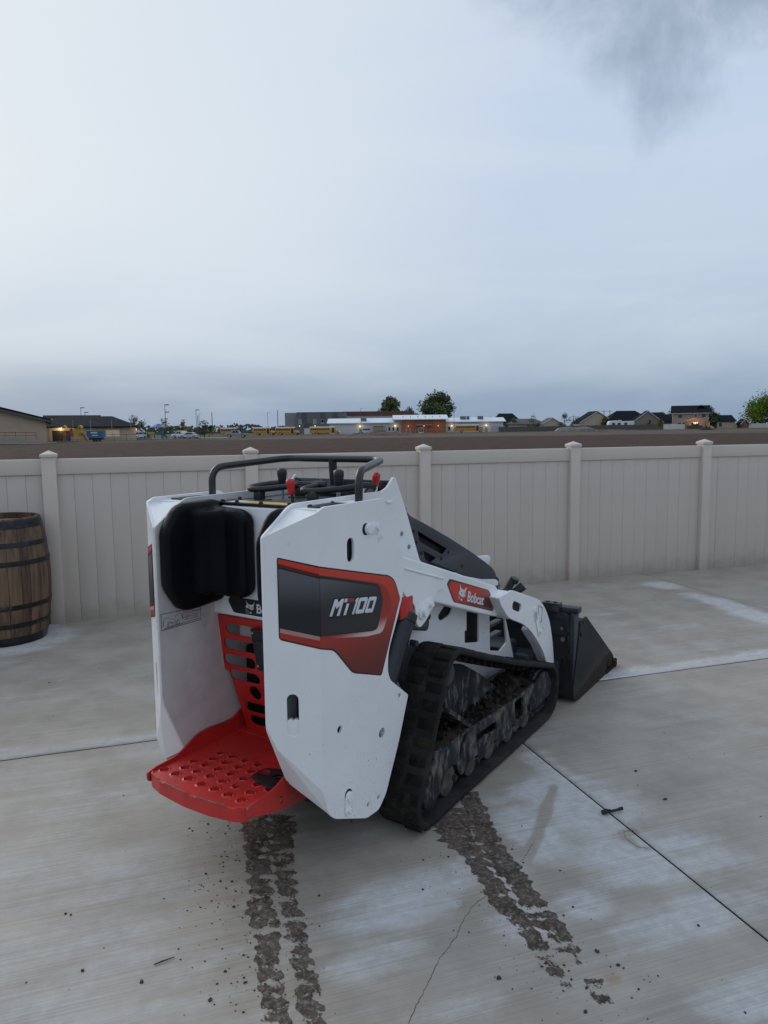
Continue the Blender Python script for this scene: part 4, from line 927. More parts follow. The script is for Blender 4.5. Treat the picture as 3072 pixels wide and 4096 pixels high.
# ---- operator end: back panel, vent panel, pads, platform
sheet('back_panel', [rnd([(-.247, .825), (-.247, 1.233), (.247, 1.233), (.247, .825)], .004)], PLU(-.385), .02, white, LD, .006)
def vp(a, b, c):          # vent panel leans: y as a function of height
    u = -.372+(.82-b)*.12 if b > .60 else -.3456+(.60-b)*.27
    return (a, u+c, b)
vpm = MB()
outer = [(-.243, .818), (.243, .818), (.243, .325), (.16, .30), (-.16, .30), (-.243, .325)]
rows = [(.768, -.185, -.085), (.705, -.205, -.068), (.642, -.215, -.095), (.582, -.195, -.085), (.452, -.155, -.02), (.395, -.145, -.02)]
loops = [rnd([(-.243, .818), (-.03, .818), (.243, .818), (.243, .60), (.215, .59), (.195, .31), (-.195, .31), (-.215, .59), (-.243, .60)], [.012, 0, .012, .01, .01, .01, .01, .01, .01])]
for z, a, b in rows:
    for s_ in (1, -1):
        if s_ > 0: loops.append(slot((a, z), (b, z), .0205))
        else: loops.append(slot((-b, z), (-a, z), .0205))
loops += [circ((-.105, .520), .028, 18), circ((.105, .52), .028, 18), slot((-.03, .515), (.03, .515), .02)]
plate(vpm, loops, vp, .006, .001); vpn = vpm.build('vent_panel', red, LD, 30)
for x in (-.155, .155): bolt(vpn, vp(x, .335, -.002), (0, -1, 0), .010, .005, steel, False)
mb = MB(); plate(mb, [rnd([(-.062, .79), (.062, .79), (.045, .632), (-.045, .632)], .008)], lambda a, b, c: (a, -.392+(.82-b)*.10+c, b), .014, .003); mb.bbox((-.03, -.392, .66), (.03, -.372, .75), .006); ac = mb.build('access_cover', blk, LD)
for x, z in ((-.05, .775), (.05, .775), (-.038, .65), (.038, .65)): bolt(ac, (x, -.391+(.82-z)*.10, z), (0, -1, 0), .005, .003, steel, False)
mb = MB(); mb.prism([(-.30, .20), (-.225, .20), (-.225, .30), (-.31, .30)], lambda a, b, c: (c, a, b), -.24, .24); mb.build('lower_back', red, LD)
# logo strip on the back panel
lp = sheet('decal', [rnd([(-.159, .898), (.159, .898), (.168, .880), (.141, .839), (-.141, .839), (-.168, .880)], .008)], PLU(-.3862), .0008, inkk, LD, .0002)
mb = MB(); f = lambda a, b, c: (a, -.3871+c, b)
S = lambda L: [(-.077+(a-.447)*.66+.0, .891+(b-.846)*.66+(a-.447)*.12) for a, b in L]
plate(mb, [[(-.077,.893),(-.073,.884),(-.068,.880),(-.062,.878),(-.050,.878),(-.043,.881),(-.036,.890),(-.038,.882),(-.042,.874),(-.041,.866),(-.044,.860),(-.049,.861),(-.053,.858),(-.058,.861),(-.064,.864),(-.072,.864),(-.079,.866),(-.079,.871),(-.073,.876),(-.076,.884)], [(-.069,.873),(-.060,.870),(-.058,.866),(-.065,.867)], [(-.052,.869),(-.044,.870),(-.045,.866),(-.051,.865)]], f, .0006, .0001)
plate(mb, [[(-.059,.852),(-.052,.851),(-.053,.845),(-.060,.846)]], f, .0006, .0001)
vs_, fs_ = text_mesh('Bobcat', lambda a, b, c: f(-.027+.135*a, .850+.034*b, .0006-c), off=.022); mb.add(vs_, fs_); mb.build('lettering', inkw, lp)
mb = MB(); plate(mb, [rnd([(-.082,.862),(-.070,.860),(-.060,.850),(-.064,.842),(-.080,.841)], .003)], lambda a, b, c: (a, -.3878+c, b), .0006, .0001); mb.build('scuff', mat('scuffed decal', (.12, .12, .115), .7), lp)
for s_ in (1, -1):
    pm_ = MB()
    LB = [(-.640, 1.165), (-.59, 1.238), (-.555, 1.254), (-.40, 1.258), (-.352, 1.232), (-.352, .905), (-.385, .880), (-.55, .872), (-.585, .885), (-.640, .968)]
    vs2, fs2 = curve_plate([rnd(LB, .02)], .052 if s_ < 0 else .034, .012); pm_.add([(s_*(VE-.010-c), a, b) for a, b, c in vs2], fs2)
    xi = .02 if s_ < 0 else .11
    vs2, fs2 = curve_plate([rnd([(xi, .93), (xi, 1.205), (xi+.04, 1.227), (.235, 1.235), (.235, .92), (xi+.04, .905)], .03)], .060, .012); pm_.add([(s_*a, -.387-c, b) for a, b, c in vs2], fs2)
    pm_.prism([(.236, -.39), (.12, -.39), (.11, -.441), (.150, -.475), (.187, -.53), (.236, -.56)], lambda a, b, c: (s_*a, b, c), .925, 1.222)
    po = pm_.build('thigh_pad', padm, LD)
    md = po.modifiers.new('remesh', 'REMESH'); md.mode = 'VOXEL'; md.voxel_size = .0075; md.use_smooth_shade = True
    md = po.modifiers.new('smooth', 'SMOOTH'); md.iterations = 5; md.factor = .6
# diagram sticker on the inner face of the left panel
f = lambda a, b, c: (-(VE-.0112)+c, a, b)
mb = MB(); Q = [(-.640, .874), (-.458, .863), (-.458, .816), (-.639, .816)]
def qmap(a, b): return (Q[3][0]+(Q[2][0]-Q[3][0])*a+(Q[0][0]-Q[3][0])*0*b, (Q[3][1]*(1-b)+Q[0][1]*b)*(1-a)+(Q[2][1]*(1-b)+Q[1][1]*b)*a)
def stroke(pl, w=.0009):
    for p, q in zip(pl[:-1], pl[1:]):
        p = Vector(qmap(*p)); q = Vector(qmap(*q)); d = (q-p).normalized()*w*.5; n_ = Vector((-d.y, d.x))
        mb.prism([tuple(p+n_-d), tuple(p-n_-d), tuple(q-n_+d), tuple(q+n_+d)], f, .0002, .0006)
stroke([(0, 0), (1, 0), (1, 1), (0, 1), (0, 0)], .0016)
for ox, oy in ((.04, .12), (.52, .28)):
    for pl in ([(.0, .1), (.02, .5), (.08, .6), (.14, .58), (.15, .5), (.27, .42), (.33, .2), (.36, .05)], [(.09, .02), (.13, .32), (.3, .18), (.33, .02), (.09, .02)], [(.02, .5), (.0, .3), (.03, .1)], [(.33, .2), (.37, .35), (.41, .0), (.34, .02)], [(.12, .08), (.15, .24), (.27, .14)]): stroke([(ox+a, oy+b) for a, b in pl])
stroke([(.05, .06), (.97, .16)], .0014); stroke([(.34, .62), (.38, .8), (.42, .8)]); stroke([(.47, .85), (.55, .45), (.60, .55)]); stroke([(.8, 1), (.8, .80), (1, .80)], .0016)
mb.build('diagram_sticker', mat('print thin ink', (.05, .05, .07), .6), LD)

# ---- red platform
pf = bpy.data.objects.new('platform', None); COL.objects.link(pf); pf.parent = LD
ZP = .340
HO = [(-.683,-.202),(-.634,-.151),(-.583,-.163),(-.685,-.142),(-.632,-.093),(-.582,-.106),(-.533,-.119),(-.483,-.131),(-.686,-.078),(-.635,-.029),(-.582,-.044),(-.532,-.059),(-.482,-.072),(-.692,-.011),(-.638,.034),(-.585,.019),(-.534,.005),(-.483,-.011),(-.692,.051),(-.641,.099),(-.588,.081),(-.535,.066),(-.484,.05),(-.696,.116),(-.646,.166),(-.594,.148),(-.701,.178),(-.598,.205),(-.525,.118),(-.528,.178)]
FL = [(.226, -.41), (.226, -.52), (.230, -.70), (.222, -.728), (.20, -.748), (.10, -.760), (-.02, -.760), (-.15, -.745), (-.222, -.722), (-.230, -.70), (-.226, -.60), (-.226, -.41), (-.226, -.235), (.226, -.235)]
floor_ = sheet('floor_plate', [FL]+[circ((v, u), .0168, 16) for u, v in HO], PLZ(ZP), .006, redw, pf, .0008)
cl = MB(); vs = []; fs = []; nk = 28
ringp = [(.0240, -.0002), (.0212, .0008), (.0194, .0015), (.0182, .0020), (.0174, .0017), (.0168, .0004), (.0168, -.012)]
for k in range(nk):
    a = 2*math.pi*k/nk; notch = (k % 7) in (0, 1)
    for i, (r, z) in enumerate(ringp):
        rr, zz_ = r, z
        if notch and i in (2, 3, 4): rr = r+.0022; zz_ = z-.0014
        elif i in (3, 4): rr = r-.0010; zz_ = z+.0008
        vs.append((rr*math.cos(a), rr*math.sin(a), zz_))
m_ = len(ringp)
for k in range(nk):
    j = (k+1) % nk
    for i in range(4): fs.append((k*m_+i, j*m_+i, j*m_+i+1, k*m_+i+1))
cl.add(vs, fs); cl.add(vs, [(k*m_+i, ((k+1) % nk)*m_+i, ((k+1) % nk)*m_+i+1, k*m_+i+1) for k in range(nk) for i in (4, 5)], 1); c0 = cl.build('grip_collar', [redw, mat('shaded hole edge', (.030, .016, .014), .8)], floor_, 25); part_ = MB().box((-.222, -.655, .300), (.222, -.30, .306)).build('hole_shade_plate', mat('hole shade backing', (.03, .022, .02), .8), pf); c0.location = (HO[0][1], HO[0][0], ZP)  # dark plate added below and collar walls darkened to paint shade in the holes
for u, v in HO[1:28]:
    o = link('grip_collar', c0.data, None, floor_); o.location = (v, u, ZP); o.rotation_euler.z = random.uniform(-.3, .3)
# side plates and rear lip
LPL = [(-.735, .342), (-.70, .350), (-.62, .352), (-.575, .364), (-.535, .384), (-.495, .400), (-.44, .402), (-.36, .395), (-.31, .400), (-.285, .418), (-.25, .418), (-.24, .25), (-.45, .25), (-.60, .272), (-.70, .298), (-.735, .312)]
for s_ in (1, -1): sheet('side_plate', [rnd(LPL, [.006, .02, .02, .03, .02, .03, .02, .02, .02, .01, .01, .01, .02, .02, .02, .01]), circ((-.575, .302), .012)], PLV(.2345, s_), .008, redw, pf, .0015)
lipv = [(.232, -.722), (.215, -.742), (.195, -.752), (.10, -.765), (-.02, -.765), (-.15, -.750), (-.215, -.730), (-.232, -.712)]
mb = MB(); vs = []; fs = []
NL = 60; Ls = [0.]
for a, b in zip(lipv[:-1], lipv[1:]): Ls.append(Ls[-1]+math.dist(a, b))
def lip_at(t):
    s = t*Ls[-1]
    for i in range(len(Ls)-1):
        if s <= Ls[i+1]+1e-9:
            q = (s-Ls[i])/(Ls[i+1]-Ls[i]); return Vector((lipv[i][0]*(1-q)+lipv[i+1][0]*q, lipv[i][1]*(1-q)+lipv[i+1][1]*q))
for k in range(NL+1):
    t = k/NL; p = lip_at(t); d = (lip_at(min(1, t+.01))-lip_at(max(0, t-.01))).normalized(); nn = Vector((d.y, -d.x))
    if nn.y > 0: nn = -nn
    q = p-nn*.006; cut = .0042 if (k % 20) in (6, 7, 8, 9) else 0.
    ztop = ZP+.0035-cut; zb = .296-.004*math.sin(t*math.pi)
    vs += [(p.x, p.y, zb), (p.x, p.y, ztop-.002), (p.x-nn.x*.002, p.y-nn.y*.002, ztop), (q.x, q.y, ztop), (q.x, q.y, zb)]
for k in range(NL):
    for i in range(5): fs.append((k*5+i, (k+1)*5+i, (k+1)*5+(i+1) % 5, k*5+(i+1) % 5))
fs += [(0, 1, 2, 3, 4), tuple(range(NL*5, NL*5+5))[::-1]]
mb.add(vs, fs); lip = mb.build('rear_lip', redw, pf, 40)
mb = MB()
for k0_, k1_ in ((3, 5), (10, 25), (30, 45), (50, 56)):
    P_ = [Vector((*lip_at(k/NL), ZP+.0036)) for k in range(k0_, k1_+1)]; mb.tube(P_, .0016, 6)
mb.build('worn_edge', mat('bare scraped steel', (.16, .14, .13), .55, metal=.5, var=.4, vscale=60), lip)
mb = MB(); mb.prism([(-.30, .30), (-.235, .30), (-.235, .345), (-.30, .345)], lambda a, b, c: (c, a, b), -.225, .225); mb.box((-.22, -.70, .318), (.22, -.69, .334)); mb.box((-.22, -.45, .30), (.22, -.43, .334)); mb.build('cross_rib', redw, pf)
mb = MB(); plate(mb, [rnd([(.098, -.577), (.092, -.515), (.105, -.495), (.20, -.462), (.222, -.47), (.222, -.60), (.20, -.60)], .012), circ((.118, -.525), .0175, 16), circ((.178, -.528), .0175, 16)], PLZ(ZP+.0072), .006, .0015); mt = mb.build('rubber_mat', blk, pf)
for x, y in ((.118, -.525), (.178, -.528)):
    o = link('grip_collar', c0.data.copy(), ([padm, padm] if x > .15 else None), mt); o.location = (x, y, ZP+.004)
mb = MB(); mb.tube([(-.05, -.30, .352), (.03, -.305, .350), (.10, -.30, .352), (.16, -.305, .351)], .004, 6); mb.build('weld_seam', mat('dirty weld', (.10, .04, .035), .7, var=.5, vscale=60), pf)

# ---- controls on top
sheet('dash_panel', [rnd([(-.242, -.372), (.242, -.372), (.242, .12), (-.242, .12)], .01)], PLZ(1.240), .012, navy, LD, .002)
mb = MB(); plate(mb, [rnd([(-.232, -.385), (.232, -.385), (.232, -.27), (-.232, -.27)], .01)], PLZ(1.2455), .006, .001); lidp = mb.build('rear_cover', blk, LD)
sheet('caution_label', [rnd([(-.10, -.375), (.175, -.375), (.175, -.318), (-.10, -.318)], .003)], PLZ(1.2464), .0008, mat('yellow label', (.55, .36, .06), .5, var=.15, vscale=30), lidp, .0002)
sheet('caution_label', [rnd([(-.165, -.375), (-.104, -.375), (-.104, -.318), (-.165, -.318)], .003)], PLZ(1.2464), .0008, mat('pale label', (.50, .50, .42), .5), lidp, .0002)
for x in (-.185, -.115, .0, .13, .20): bolt(lidp, (x, -.378, 1.2455), (0, 0, 1), .007, .009, blk)
for x in (-.19, .19): bolt(lidp, (x, -.285, 1.2455), (0, 0, 1), .007, .010, blk)
mb = MB(); mb.bbox((-.242, .098, 1.235), (.242, .110, 1.304), .003); ip = mb.build('front_shield', navy, LD); bolt(ip, (.215, .097, 1.285), (0, -1, 0), .010, .006, blk); bolt(ip, (-.215, .097, 1.285), (0, -1, 0), .010, .006, blk)
mb = MB(); mb.bbox((-.06, .03, 1.235), (.215, .098, 1.262), .004, M=None); ins = mb.build('instrument_panel', blk, LD)
mb = MB(); mb.bbox((.02, .026, 1.262), (.12, .09, 1.272), .003); mb.bbox((.13, .02, 1.262), (.19, .09, 1.276), .003); mb.build('switch_pad', blk2, ins)
mb = MB(); mb.lathe([(0, .0), (.022, 0), (.026, .004), (.027, .012), (.024, .014), (.0, .014)], 24, M=Matrix.Translation((.215, .005, 1.262)) @ Matrix.Rotation(R(50), 4, 'X')); mb.build('gauge_bezel', blk2, ins)
mb = MB(); mb.lathe([(.027, .012), (.031, .016), (.031, .020), (.027, .020)], 24, M=Matrix.Translation((.215, .005, 1.262)) @ Matrix.Rotation(R(50), 4, 'X')); mb.build('gauge_ring', white, ins)
for x in (-.075, -.03, .02):
    mb = MB(); mb.lathe([(0, .0), (.028, 0), (.032, .006), (.030, .012), (.0, .010)], 24, M=Matrix.Translation((x, .045, 1.272)) @ Matrix.Rotation(R(60), 4, 'X')); mb.build('gauge_bezel', blk2, ins)
# grab bar
br = 0.0138
pts = path_round([(.347, -.272, 1.245), (.347, -.270, 1.362), (.238, .046, 1.388), (-.238, .046, 1.388), (-.347, -.270, 1.362), (-.347, -.272, 1.245)], .055, 8)
mb = MB(); mb.tube(pts, br, 18); mb.cyl((.0, .046, 1.388), (.0, .056, 1.24), .0165, 18); mb.build('grab_bar', blk2, LD, 60)
# hand rests: looped bars on short pedestals
for s_ in (-1, 1):
    x0 = s_*.128; mb = MB()
    lp_ = [(x0+.075*1, -.11, 1.292), (x0+.03, -.20, 1.285), (x0-.005, -.245, 1.283), (x0-.045, -.245, 1.284), (x0-.062, -.20, 1.289), (x0-.045, -.13, 1.295), (x0+.01, -.085, 1.297), (x0+.06, -.05, 1.290), (x0+.10, -.03, 1.290)] if s_ < 0 else \
          [(x0-.075, -.12, 1.296), (x0-.058, -.165, 1.294), (x0-.064, -.215, 1.288), (x0-.035, -.245, 1.284), (x0+.01, -.215, 1.284), (x0+.06, -.14, 1.289), (x0+.095, -.06, 1.296), (x0+.11, -.01, 1.292)]
    # smooth the loop
    sm_ = []
    for i in range(len(lp_)-1):
        p0, p1, p2, p3 = [Vector(lp_[max(0, min(len(lp_)-1, i+k))]) for k in (-1, 0, 1, 2)]
        for q in range(6):
            t = q/6; sm_.append(.5*((2*p1)+(p2-p0)*t+(2*p0-5*p1+4*p2-p3)*t*t+(3*p1-p0-3*p2+p3)*t**3))
    sm_.append(Vector(lp_[-1])); mb.tube(sm_, .0115, 14)
    mb.bbox((x0-.028, -.25, 1.235), (x0+.006, -.215, 1.284), .006, M=None); mb.bbox((x0-.036, -.262, 1.238), (x0+.026, -.20, 1.2445), .003)
    e = lp_[-1] if s_ < 0 else lp_[0]
    mb.tube([Vector(e)+Vector((-.02, -.01, 0)), Vector(e), Vector(e)+Vector((.03, .012, 0))], [.011, .0155, .0145], 12)
    mb.bbox((x0+.03, -.08, 1.238), (x0+.065, -.045, 1.288), .005); mb.bbox((x0+.015, -.10, 1.238), (x0+.085, -.03, 1.246), .003)
    mb.build('hand_rest', blk, LD, 50)
def lever(x, y, z0, z1, gl, gr, gm, sm2, lean=(0, 0), name='control_lever'):
    root = bpy.data.objects.new(name, None); COL.objects.link(root); root.parent = LD
    b = Vector((x, y, z0)); t = Vector((x+lean[0], y+lean[1], z1)); d = (t-b).normalized(); g0 = t-d*gl
    mb = MB(); mb.cyl(b, g0+d*.01, .0055, 10); mb.build('stem', sm2, root)
    mb = MB(); mb.tube([g0-d*.001, g0+d*.004, g0+d*gl*.35, g0+d*gl*.65, g0+d*gl*.88, t-d*.003, t], [gr*.70, gr*.86, gr*.84, gr, gr*.98, gr*.75, gr*.3], 16); mb.build('grip', gm, root, 60)
lever(-.139, -.098, 1.236, 1.356, .066, .0195, blk, steel, (0, -.002)); lever(.139, -.100, 1.236, 1.356, .066, .0195, blk, steel, (0, -.002))
lever(.072, -.02, 1.236, 1.350, .056, .0135, blk, steel, (-.004, 0))
lever(.050, -.262, 1.240, 1.329, .057, .0155, redgrip, blk, (-.010, -.004)); lever(.222, .008, 1.258, 1.341, .058, .0155, redgrip, steel, (.014, 0))

# ================================================================ BEYOND THE FENCE
stucco = mat('tan stucco', (.42, .315, .225), .85, var=.06, vscale=.6, bump=.1, bscale=8)
stucco2 = mat('sand stucco', (.42, .33, .245), .85, var=.06, vscale=.6)
shingle = mat('charcoal shingle', (.016, .018, .023), 1., var=.25, vscale=2, stretch=(1, 1, 6), spec=.08)
fascia = mat('brown fascia', (.085, .072, .062), .7)
metalroof = mat('pale metal roof', (.62, .66, .72), .42, var=.05, vscale=1)
sidingw = mat('off white siding', (.50, .50, .49), .7, var=.05, vscale=1, stretch=(1, 1, 4))
sidingg = mat('blue grey siding', (.25, .27, .31), .7, var=.06, vscale=1)
brickm = mat('orange brick', (.27, .098, .048), .85, var=.2, vscale=3, bump=.2, bscale=10)
cmu = mat('grey block', (.135, .132, .135), .85, var=.08, vscale=1); cmul = mat('pale grey block', (.25, .245, .245), .85, var=.08, vscale=1)
redroof = mat('rust red roof', (.115, .045, .034), .7, var=.1)
glassd = mat('dark window glass', (.02, .023, .028), .15, spec=.7)
trimw = mat('white trim', (.55, .55, .54), .6)
busy = mat('school bus yellow', (.58, .26, .025), .4, var=.04)
busb = mat('bus black', (.012, .012, .013), .5); tyre = mat('tyre rubber', (.015, .015, .016), .8)
lampm = mat('lit lamp', (.9, .8, .5), .5, emit=(1, .76, .38, 2.0)); lampo = mat('lit lamp amber', (.9, .6, .3), .5, emit=(1, .52, .18, 1.3)); lampw = mat('lit lamp white', (.9, .9, .8), .5, emit=(1, .93, .78, .9))
polem = mat('dark pole steel', (.04, .042, .045), .6); woodp = mat('grey weathered wood', (.10, .092, .083), .9, var=.25, vscale=1.5, stretch=(4, 4, .5))
bark = mat('tree bark', (.055, .043, .035), .9, var=.3, vscale=3, bump=.3, bscale=12)
asph = mat('pale lot paving', (.17, .17, .172), .9, var=.1, vscale=.2)
def T0(X, Y): return terrain(X, Y)
def part(name, m, parent, *boxes, bev=0.):
    mb = MB()
    for a, b in boxes: (mb.bbox(a, b, bev, 1) if bev else mb.box(a, b))
    return mb.build(name, m, parent)
def window(parent, x0, x1, z0, z1, y, gm=None, fr=.09):
    """window on a wall facing -y"""
    w = part('window', trimw, parent, ((x0-fr, y-.06, z0-fr), (x1+fr, y+.02, z0)), ((x0-fr, y-.06, z1), (x1+fr, y+.02, z1+fr)), ((x0-fr, y-.06, z0), (x0, y+.02, z1)), ((x1, y-.06, z0), (x1+fr, y+.02, z1)))
    part('pane', gm or glassd, w, ((x0, y-.03, z0), (x1, y+.02, z1)))
    return w
def gable_roof(mb, x0, x1, y0, y1, ze, zr, over=.4, th=.22, axis='x'):
    if axis == 'x':
        ym = (y0+y1)/2; s = (zr-ze)/((y1-y0)/2); a, b = y0-over, y1+over; za = ze-over*s
        pr = [(a, za), (ym, zr), (b, za), (b, za+th), (ym, zr+th), (a, za+th)]
        mb.prism(pr, lambda p, q, c: (c, p, q), x0-over, x1+over)
    else:
        xm = (x0+x1)/2; s = (zr-ze)/((x1-x0)/2); a, b = x0-over, x1+over; za = ze-over*s
        pr = [(a, za), (xm, zr), (b, za), (b, za+th), (xm, zr+th), (a, za+th)]
        mb.prism(pr, lambda p, q, c: (p, c, q), y0-over, y1+over)
def hip_roof(mb, x0, x1, y0, y1, ze, zr, over=.5, run=None):
    x0 -= over; x1 += over; y0 -= over; y1 += over; ym = (y0+y1)/2; r = run if run is not None else (y1-y0)/2
    mb.add([(x0, y0, ze), (x1, y0, ze), (x1, y1, ze), (x0, y1, ze), (x0+r, ym, zr), (x1-r, ym, zr)], [(0, 1, 5, 4), (1, 2, 5), (2, 3, 4, 5), (3, 0, 4), (3, 2, 1, 0)])
    mb.box((x0, y0, ze-.22), (x1, y1, ze-.002))
def gable_wall(mb, x0, x1, y0, y1, zw, zr, axis):
    mb.box((x0, y0, -.3), (x1, y1, zw))
    if axis == 'x': mb.prism([(y0, zw), (y1, zw), ((y0+y1)/2, zr)], lambda p, q, c: (c, p, q), x0, x1)
    else: mb.prism([(x0, zw), (x1, zw), ((x0+x1)/2, zr)], lambda p, q, c: (p, c, q), y0, y1)
def at(X, Y): return (X, Y, T0(X, Y))

# ---- left: tan hall with gable end, and low wing
h = thing('hall_building', 'tall tan stucco hall with a dark sloping roof at the far left', 'building', at(-56.2, 125), R(24))
mb = MB(); gable_wall(mb, -38, 0, 0, 26, 3.55, 8.6, 'y'); mb.build('wall', stucco, h)
mb = MB(); gable_roof(mb, -38, 0, 0, 26, 3.6, 8.75, .9, .55, 'y'); mb.build('roof', shingle, h)
mb = MB(); mb.prism([(.95, 3.28), (-19, 8.52), (-19, 8.78), (.95, 3.62)], lambda p, q, c: (p, c, q), -.98, -.92); mb.build('fascia', fascia, h)
part('ramp_wall', mat('ramp concrete', (.27, .25, .22), .9), h, ((-22, -3.2, -.2), (-3, -3.0, .9)), ((-3.0, -2.6, -.1), (1.5, -1.8, .18)))
mb = MB()
for k in range(16): mb.cyl((-24+k*1.5, -3.1, .6), (-24+k*1.5, -3.1, 1.9), .03, 5)
mb.cyl((-24, -3.1, 1.9), (-1.5, -3.1, 1.75), .035, 5); mb.cyl((-24, -3.1, 1.4), (-1.5, -3.1, 1.25), .025, 5); mb.build('ramp_railing', polem, h)
w = thing('low_wing_building', 'low tan building with a dark hip roof joined to the hall', 'building', at(-66.5, 150), R(20))
mb = MB(); mb.box((-3, 0, -.3), (16.2, 16, 2.75)); mb.build('wall', stucco2, w)
mb = MB(); hip_roof(mb, -3, 16.2, 0, 16, 2.85, 5.1, .7, 5.2); mb.build('roof', shingle, w); part('roof_ridge_wall', fascia, w, ((-2, 9, 4.6), (9.4, 10, 5.35)))
part('door', busb, w, ((.3, -.08, 0), (3.6, .0, 2.1))); window(w, 10.4, 12.9, .85, 2.1, 0, mat('lit window', (.5, .4, .3), .4, emit=(1, .62, .25, .10))); window(w, 6.6, 8.0, .85, 2.0, 0)
part('wall_lamp', lampm, w, ((1.7, -.3, 2.33), (2.1, -.05, 2.57))); 
def lamp_light(parent, loc, e, col=(1, .75, .42), r=.25):
    l = bpy.data.lights.new('lamp_glow', 'POINT'); l.energy = e; l.color = col; l.shadow_soft_size = r; o = bpy.data.objects.new('lamp_glow', l); COL.objects.link(o); o.parent = parent; o.location = loc
lamp_light(w, (1.9, -1.0, 2.4), 110); part('wall_lamp', lampo, w, ((16.2, -.2, 2.1), (16.35, .0, 2.35))); lamp_light(w, (16.5, -.8, 2.2), 15)

# ---- parking lots and verge strips (sheets)
def lot(name, pts, m, lift=.05):
    n = 10; mb = MB(); vs = []
    (x0, y0), (x1, y1) = pts
    for j in range(n+1):
        for i in range(n+1):
            X = x0+(x1-x0)*i/n; Y = y0+(y1-y0)*j/n; vs.append((X, Y, T0(X, Y)+lift))
    mb.add(vs, [(j*(n+1)+i, j*(n+1)+i+1, (j+1)*(n+1)+i+1, (j+1)*(n+1)+i) for j in range(n) for i in range(n)]); o = mb.build(name, m); tag(o, kind='structure'); return o
lot('school_car_park', ((-66, 168), (-36, 196)), asph, .06); lot('bus_road', ((-110, 282), (70, 296)), asph, .06); lot('hall_car_park', ((-90, 112), (-52, 121)), asph, .05)

# ---- playground tower set
def pl_tower(parent, x, y, col, roofc, hgt=2.9):
    pst = MB()
    for dx in (-.55, .55):
        for dy in (-.55, .55): pst.cyl((x+dx, y+dy, -.1), (x+dx, y+dy, hgt), .09, 8)
    pst.build('tower_posts', roofc, parent); part('deck', busb, parent, ((x-.6, y-.6, 1.15), (x+.6, y+.6, 1.25)))
    mb = MB(); mb.prism([(-.7, 0), (-.55, .42), (0, .62), (.55, .42), (.7, 0), (.5, 0), (0, .4), (-.5, 0)], lambda a, b, c: (x+a, y+c, hgt-.25+b), -.65, .65); mb.build('arch_roof', roofc, parent)
    part('panel', col, parent, ((x-.5, y-.6, 1.3), (x+.5, y-.55, 2.1)))
yel = mat('play yellow', (.50, .33, .03), .5); pred = mat('play red', (.42, .03, .025), .5); pblue = mat('play blue', (.03, .10, .32), .5); porg = mat('play orange', (.45, .15, .03), .5)
pg = thing('playground_set', 'red, yellow and blue playground set with slides in front of the low building', 'playground', at(-56.9, 134)); pg.scale = (.47, .6, .88)
pl_tower(pg, 0, 0, yel, yel, 3.0); pl_tower(pg, 6.0, 0, yel, yel, 3.0); pl_tower(pg, 2.7, .4, porg, porg, 2.4)
def slide(parent, p, q, m, w=.5):
    p, q = Vector(p), Vector(q); mb = MB(); pts = [p, p.lerp(q, .15)+Vector((0, 0, .08)), p.lerp(q, .8)+Vector((0, 0, -.12)), q]
    for a, b in zip(pts[:-1], pts[1:]):
        d = (b-a).normalized(); s = d.cross(Vector((0, 0, 1))).normalized()*w/2; u = Vector((0, 0, .22))
        mb.add([a-s, a+s, b+s, b-s, a-s+u, a+s+u, b+s+u, b-s+u, a-s*1.15, a+s*1.15, b+s*1.15, b-s*1.15], [(0, 1, 2, 3), (0, 3, 7, 4), (1, 5, 6, 2)])
    mb.build('slide', m, parent, smooth=False)
slide(pg, (-.5, -.4, 1.5), (-2.0, -1.4, .15), pred); slide(pg, (2.6, -.5, 1.7), (1.7, -2.1, .15), pblue, .8); slide(pg, (6.5, -.4, 1.7), (8.8, -1.2, .15), pred, .7)
part('bridge', pred, pg, ((.6, -.3, 1.1), (2.1, .3, 1.2)), ((.6, -.35, 1.6), (2.1, -.28, 2.3))); part('bridge_panel', yel, pg, ((3.6, -.35, 1.35), (5.1, -.28, 2.4))); part('ladder', yel, pg, ((-.35, -.75, 0), (-.28, -.65, 2.2)), ((.28, -.75, 0), (.35, -.65, 2.2)), *[((-.3, -.74, .3+.3*k), (.3, -.66, .36+.3*k)) for k in range(6)]); part('ladder', yel, pg, ((5.65, -.75, 0), (5.72, -.65, 2.2)), ((6.28, -.75, 0), (6.35, -.65, 2.2)), *[((5.7, -.74, .3+.3*k), (6.3, -.66, .36+.3*k)) for k in range(6)])
dm = thing('steel_skip', 'open topped blue steel skip on a trailer beside the playground', 'skip', at(-50.2, 131)); dm.scale = (.48, .6, .8)
mb = MB(); mb.prism([(-2.6, .95), (2.6, .95), (2.75, 2.35), (-2.75, 2.35)], lambda a, b, c: (a, c, b), -1.1, 1.1); sk = mb.build('bin', mat('skip blue', (.035, .13, .25), .55, var=.15), dm); part('chassis', busb, dm, ((-2.3, -.9, .45), (2.6, .9, .9)))
for k in range(7): part('rib', mat('skip blue', (0, 0, 0)), sk, ((-2.4+k*.78, -1.2, 1.0), (-2.28+k*.78, -1.09, 2.3)))
mb = MB(); 
for x in (-.5, .5, 1.6): mb.cyl((x, -1.05, .42), (x, -.8, .42), .42, 16)
mb.build('wheels', tyre, dm); part('sign', trimw, sk, ((-1.3, -1.215, 1.85), (1.0, -1.205, 2.15)), ((-1.0, -1.215, 1.3), (1.2, -1.205, 1.5)))
p2 = thing('shaded_playground', 'play structure under a blue umbrella shade by the car park', 'playground', at(-57.4, 188))
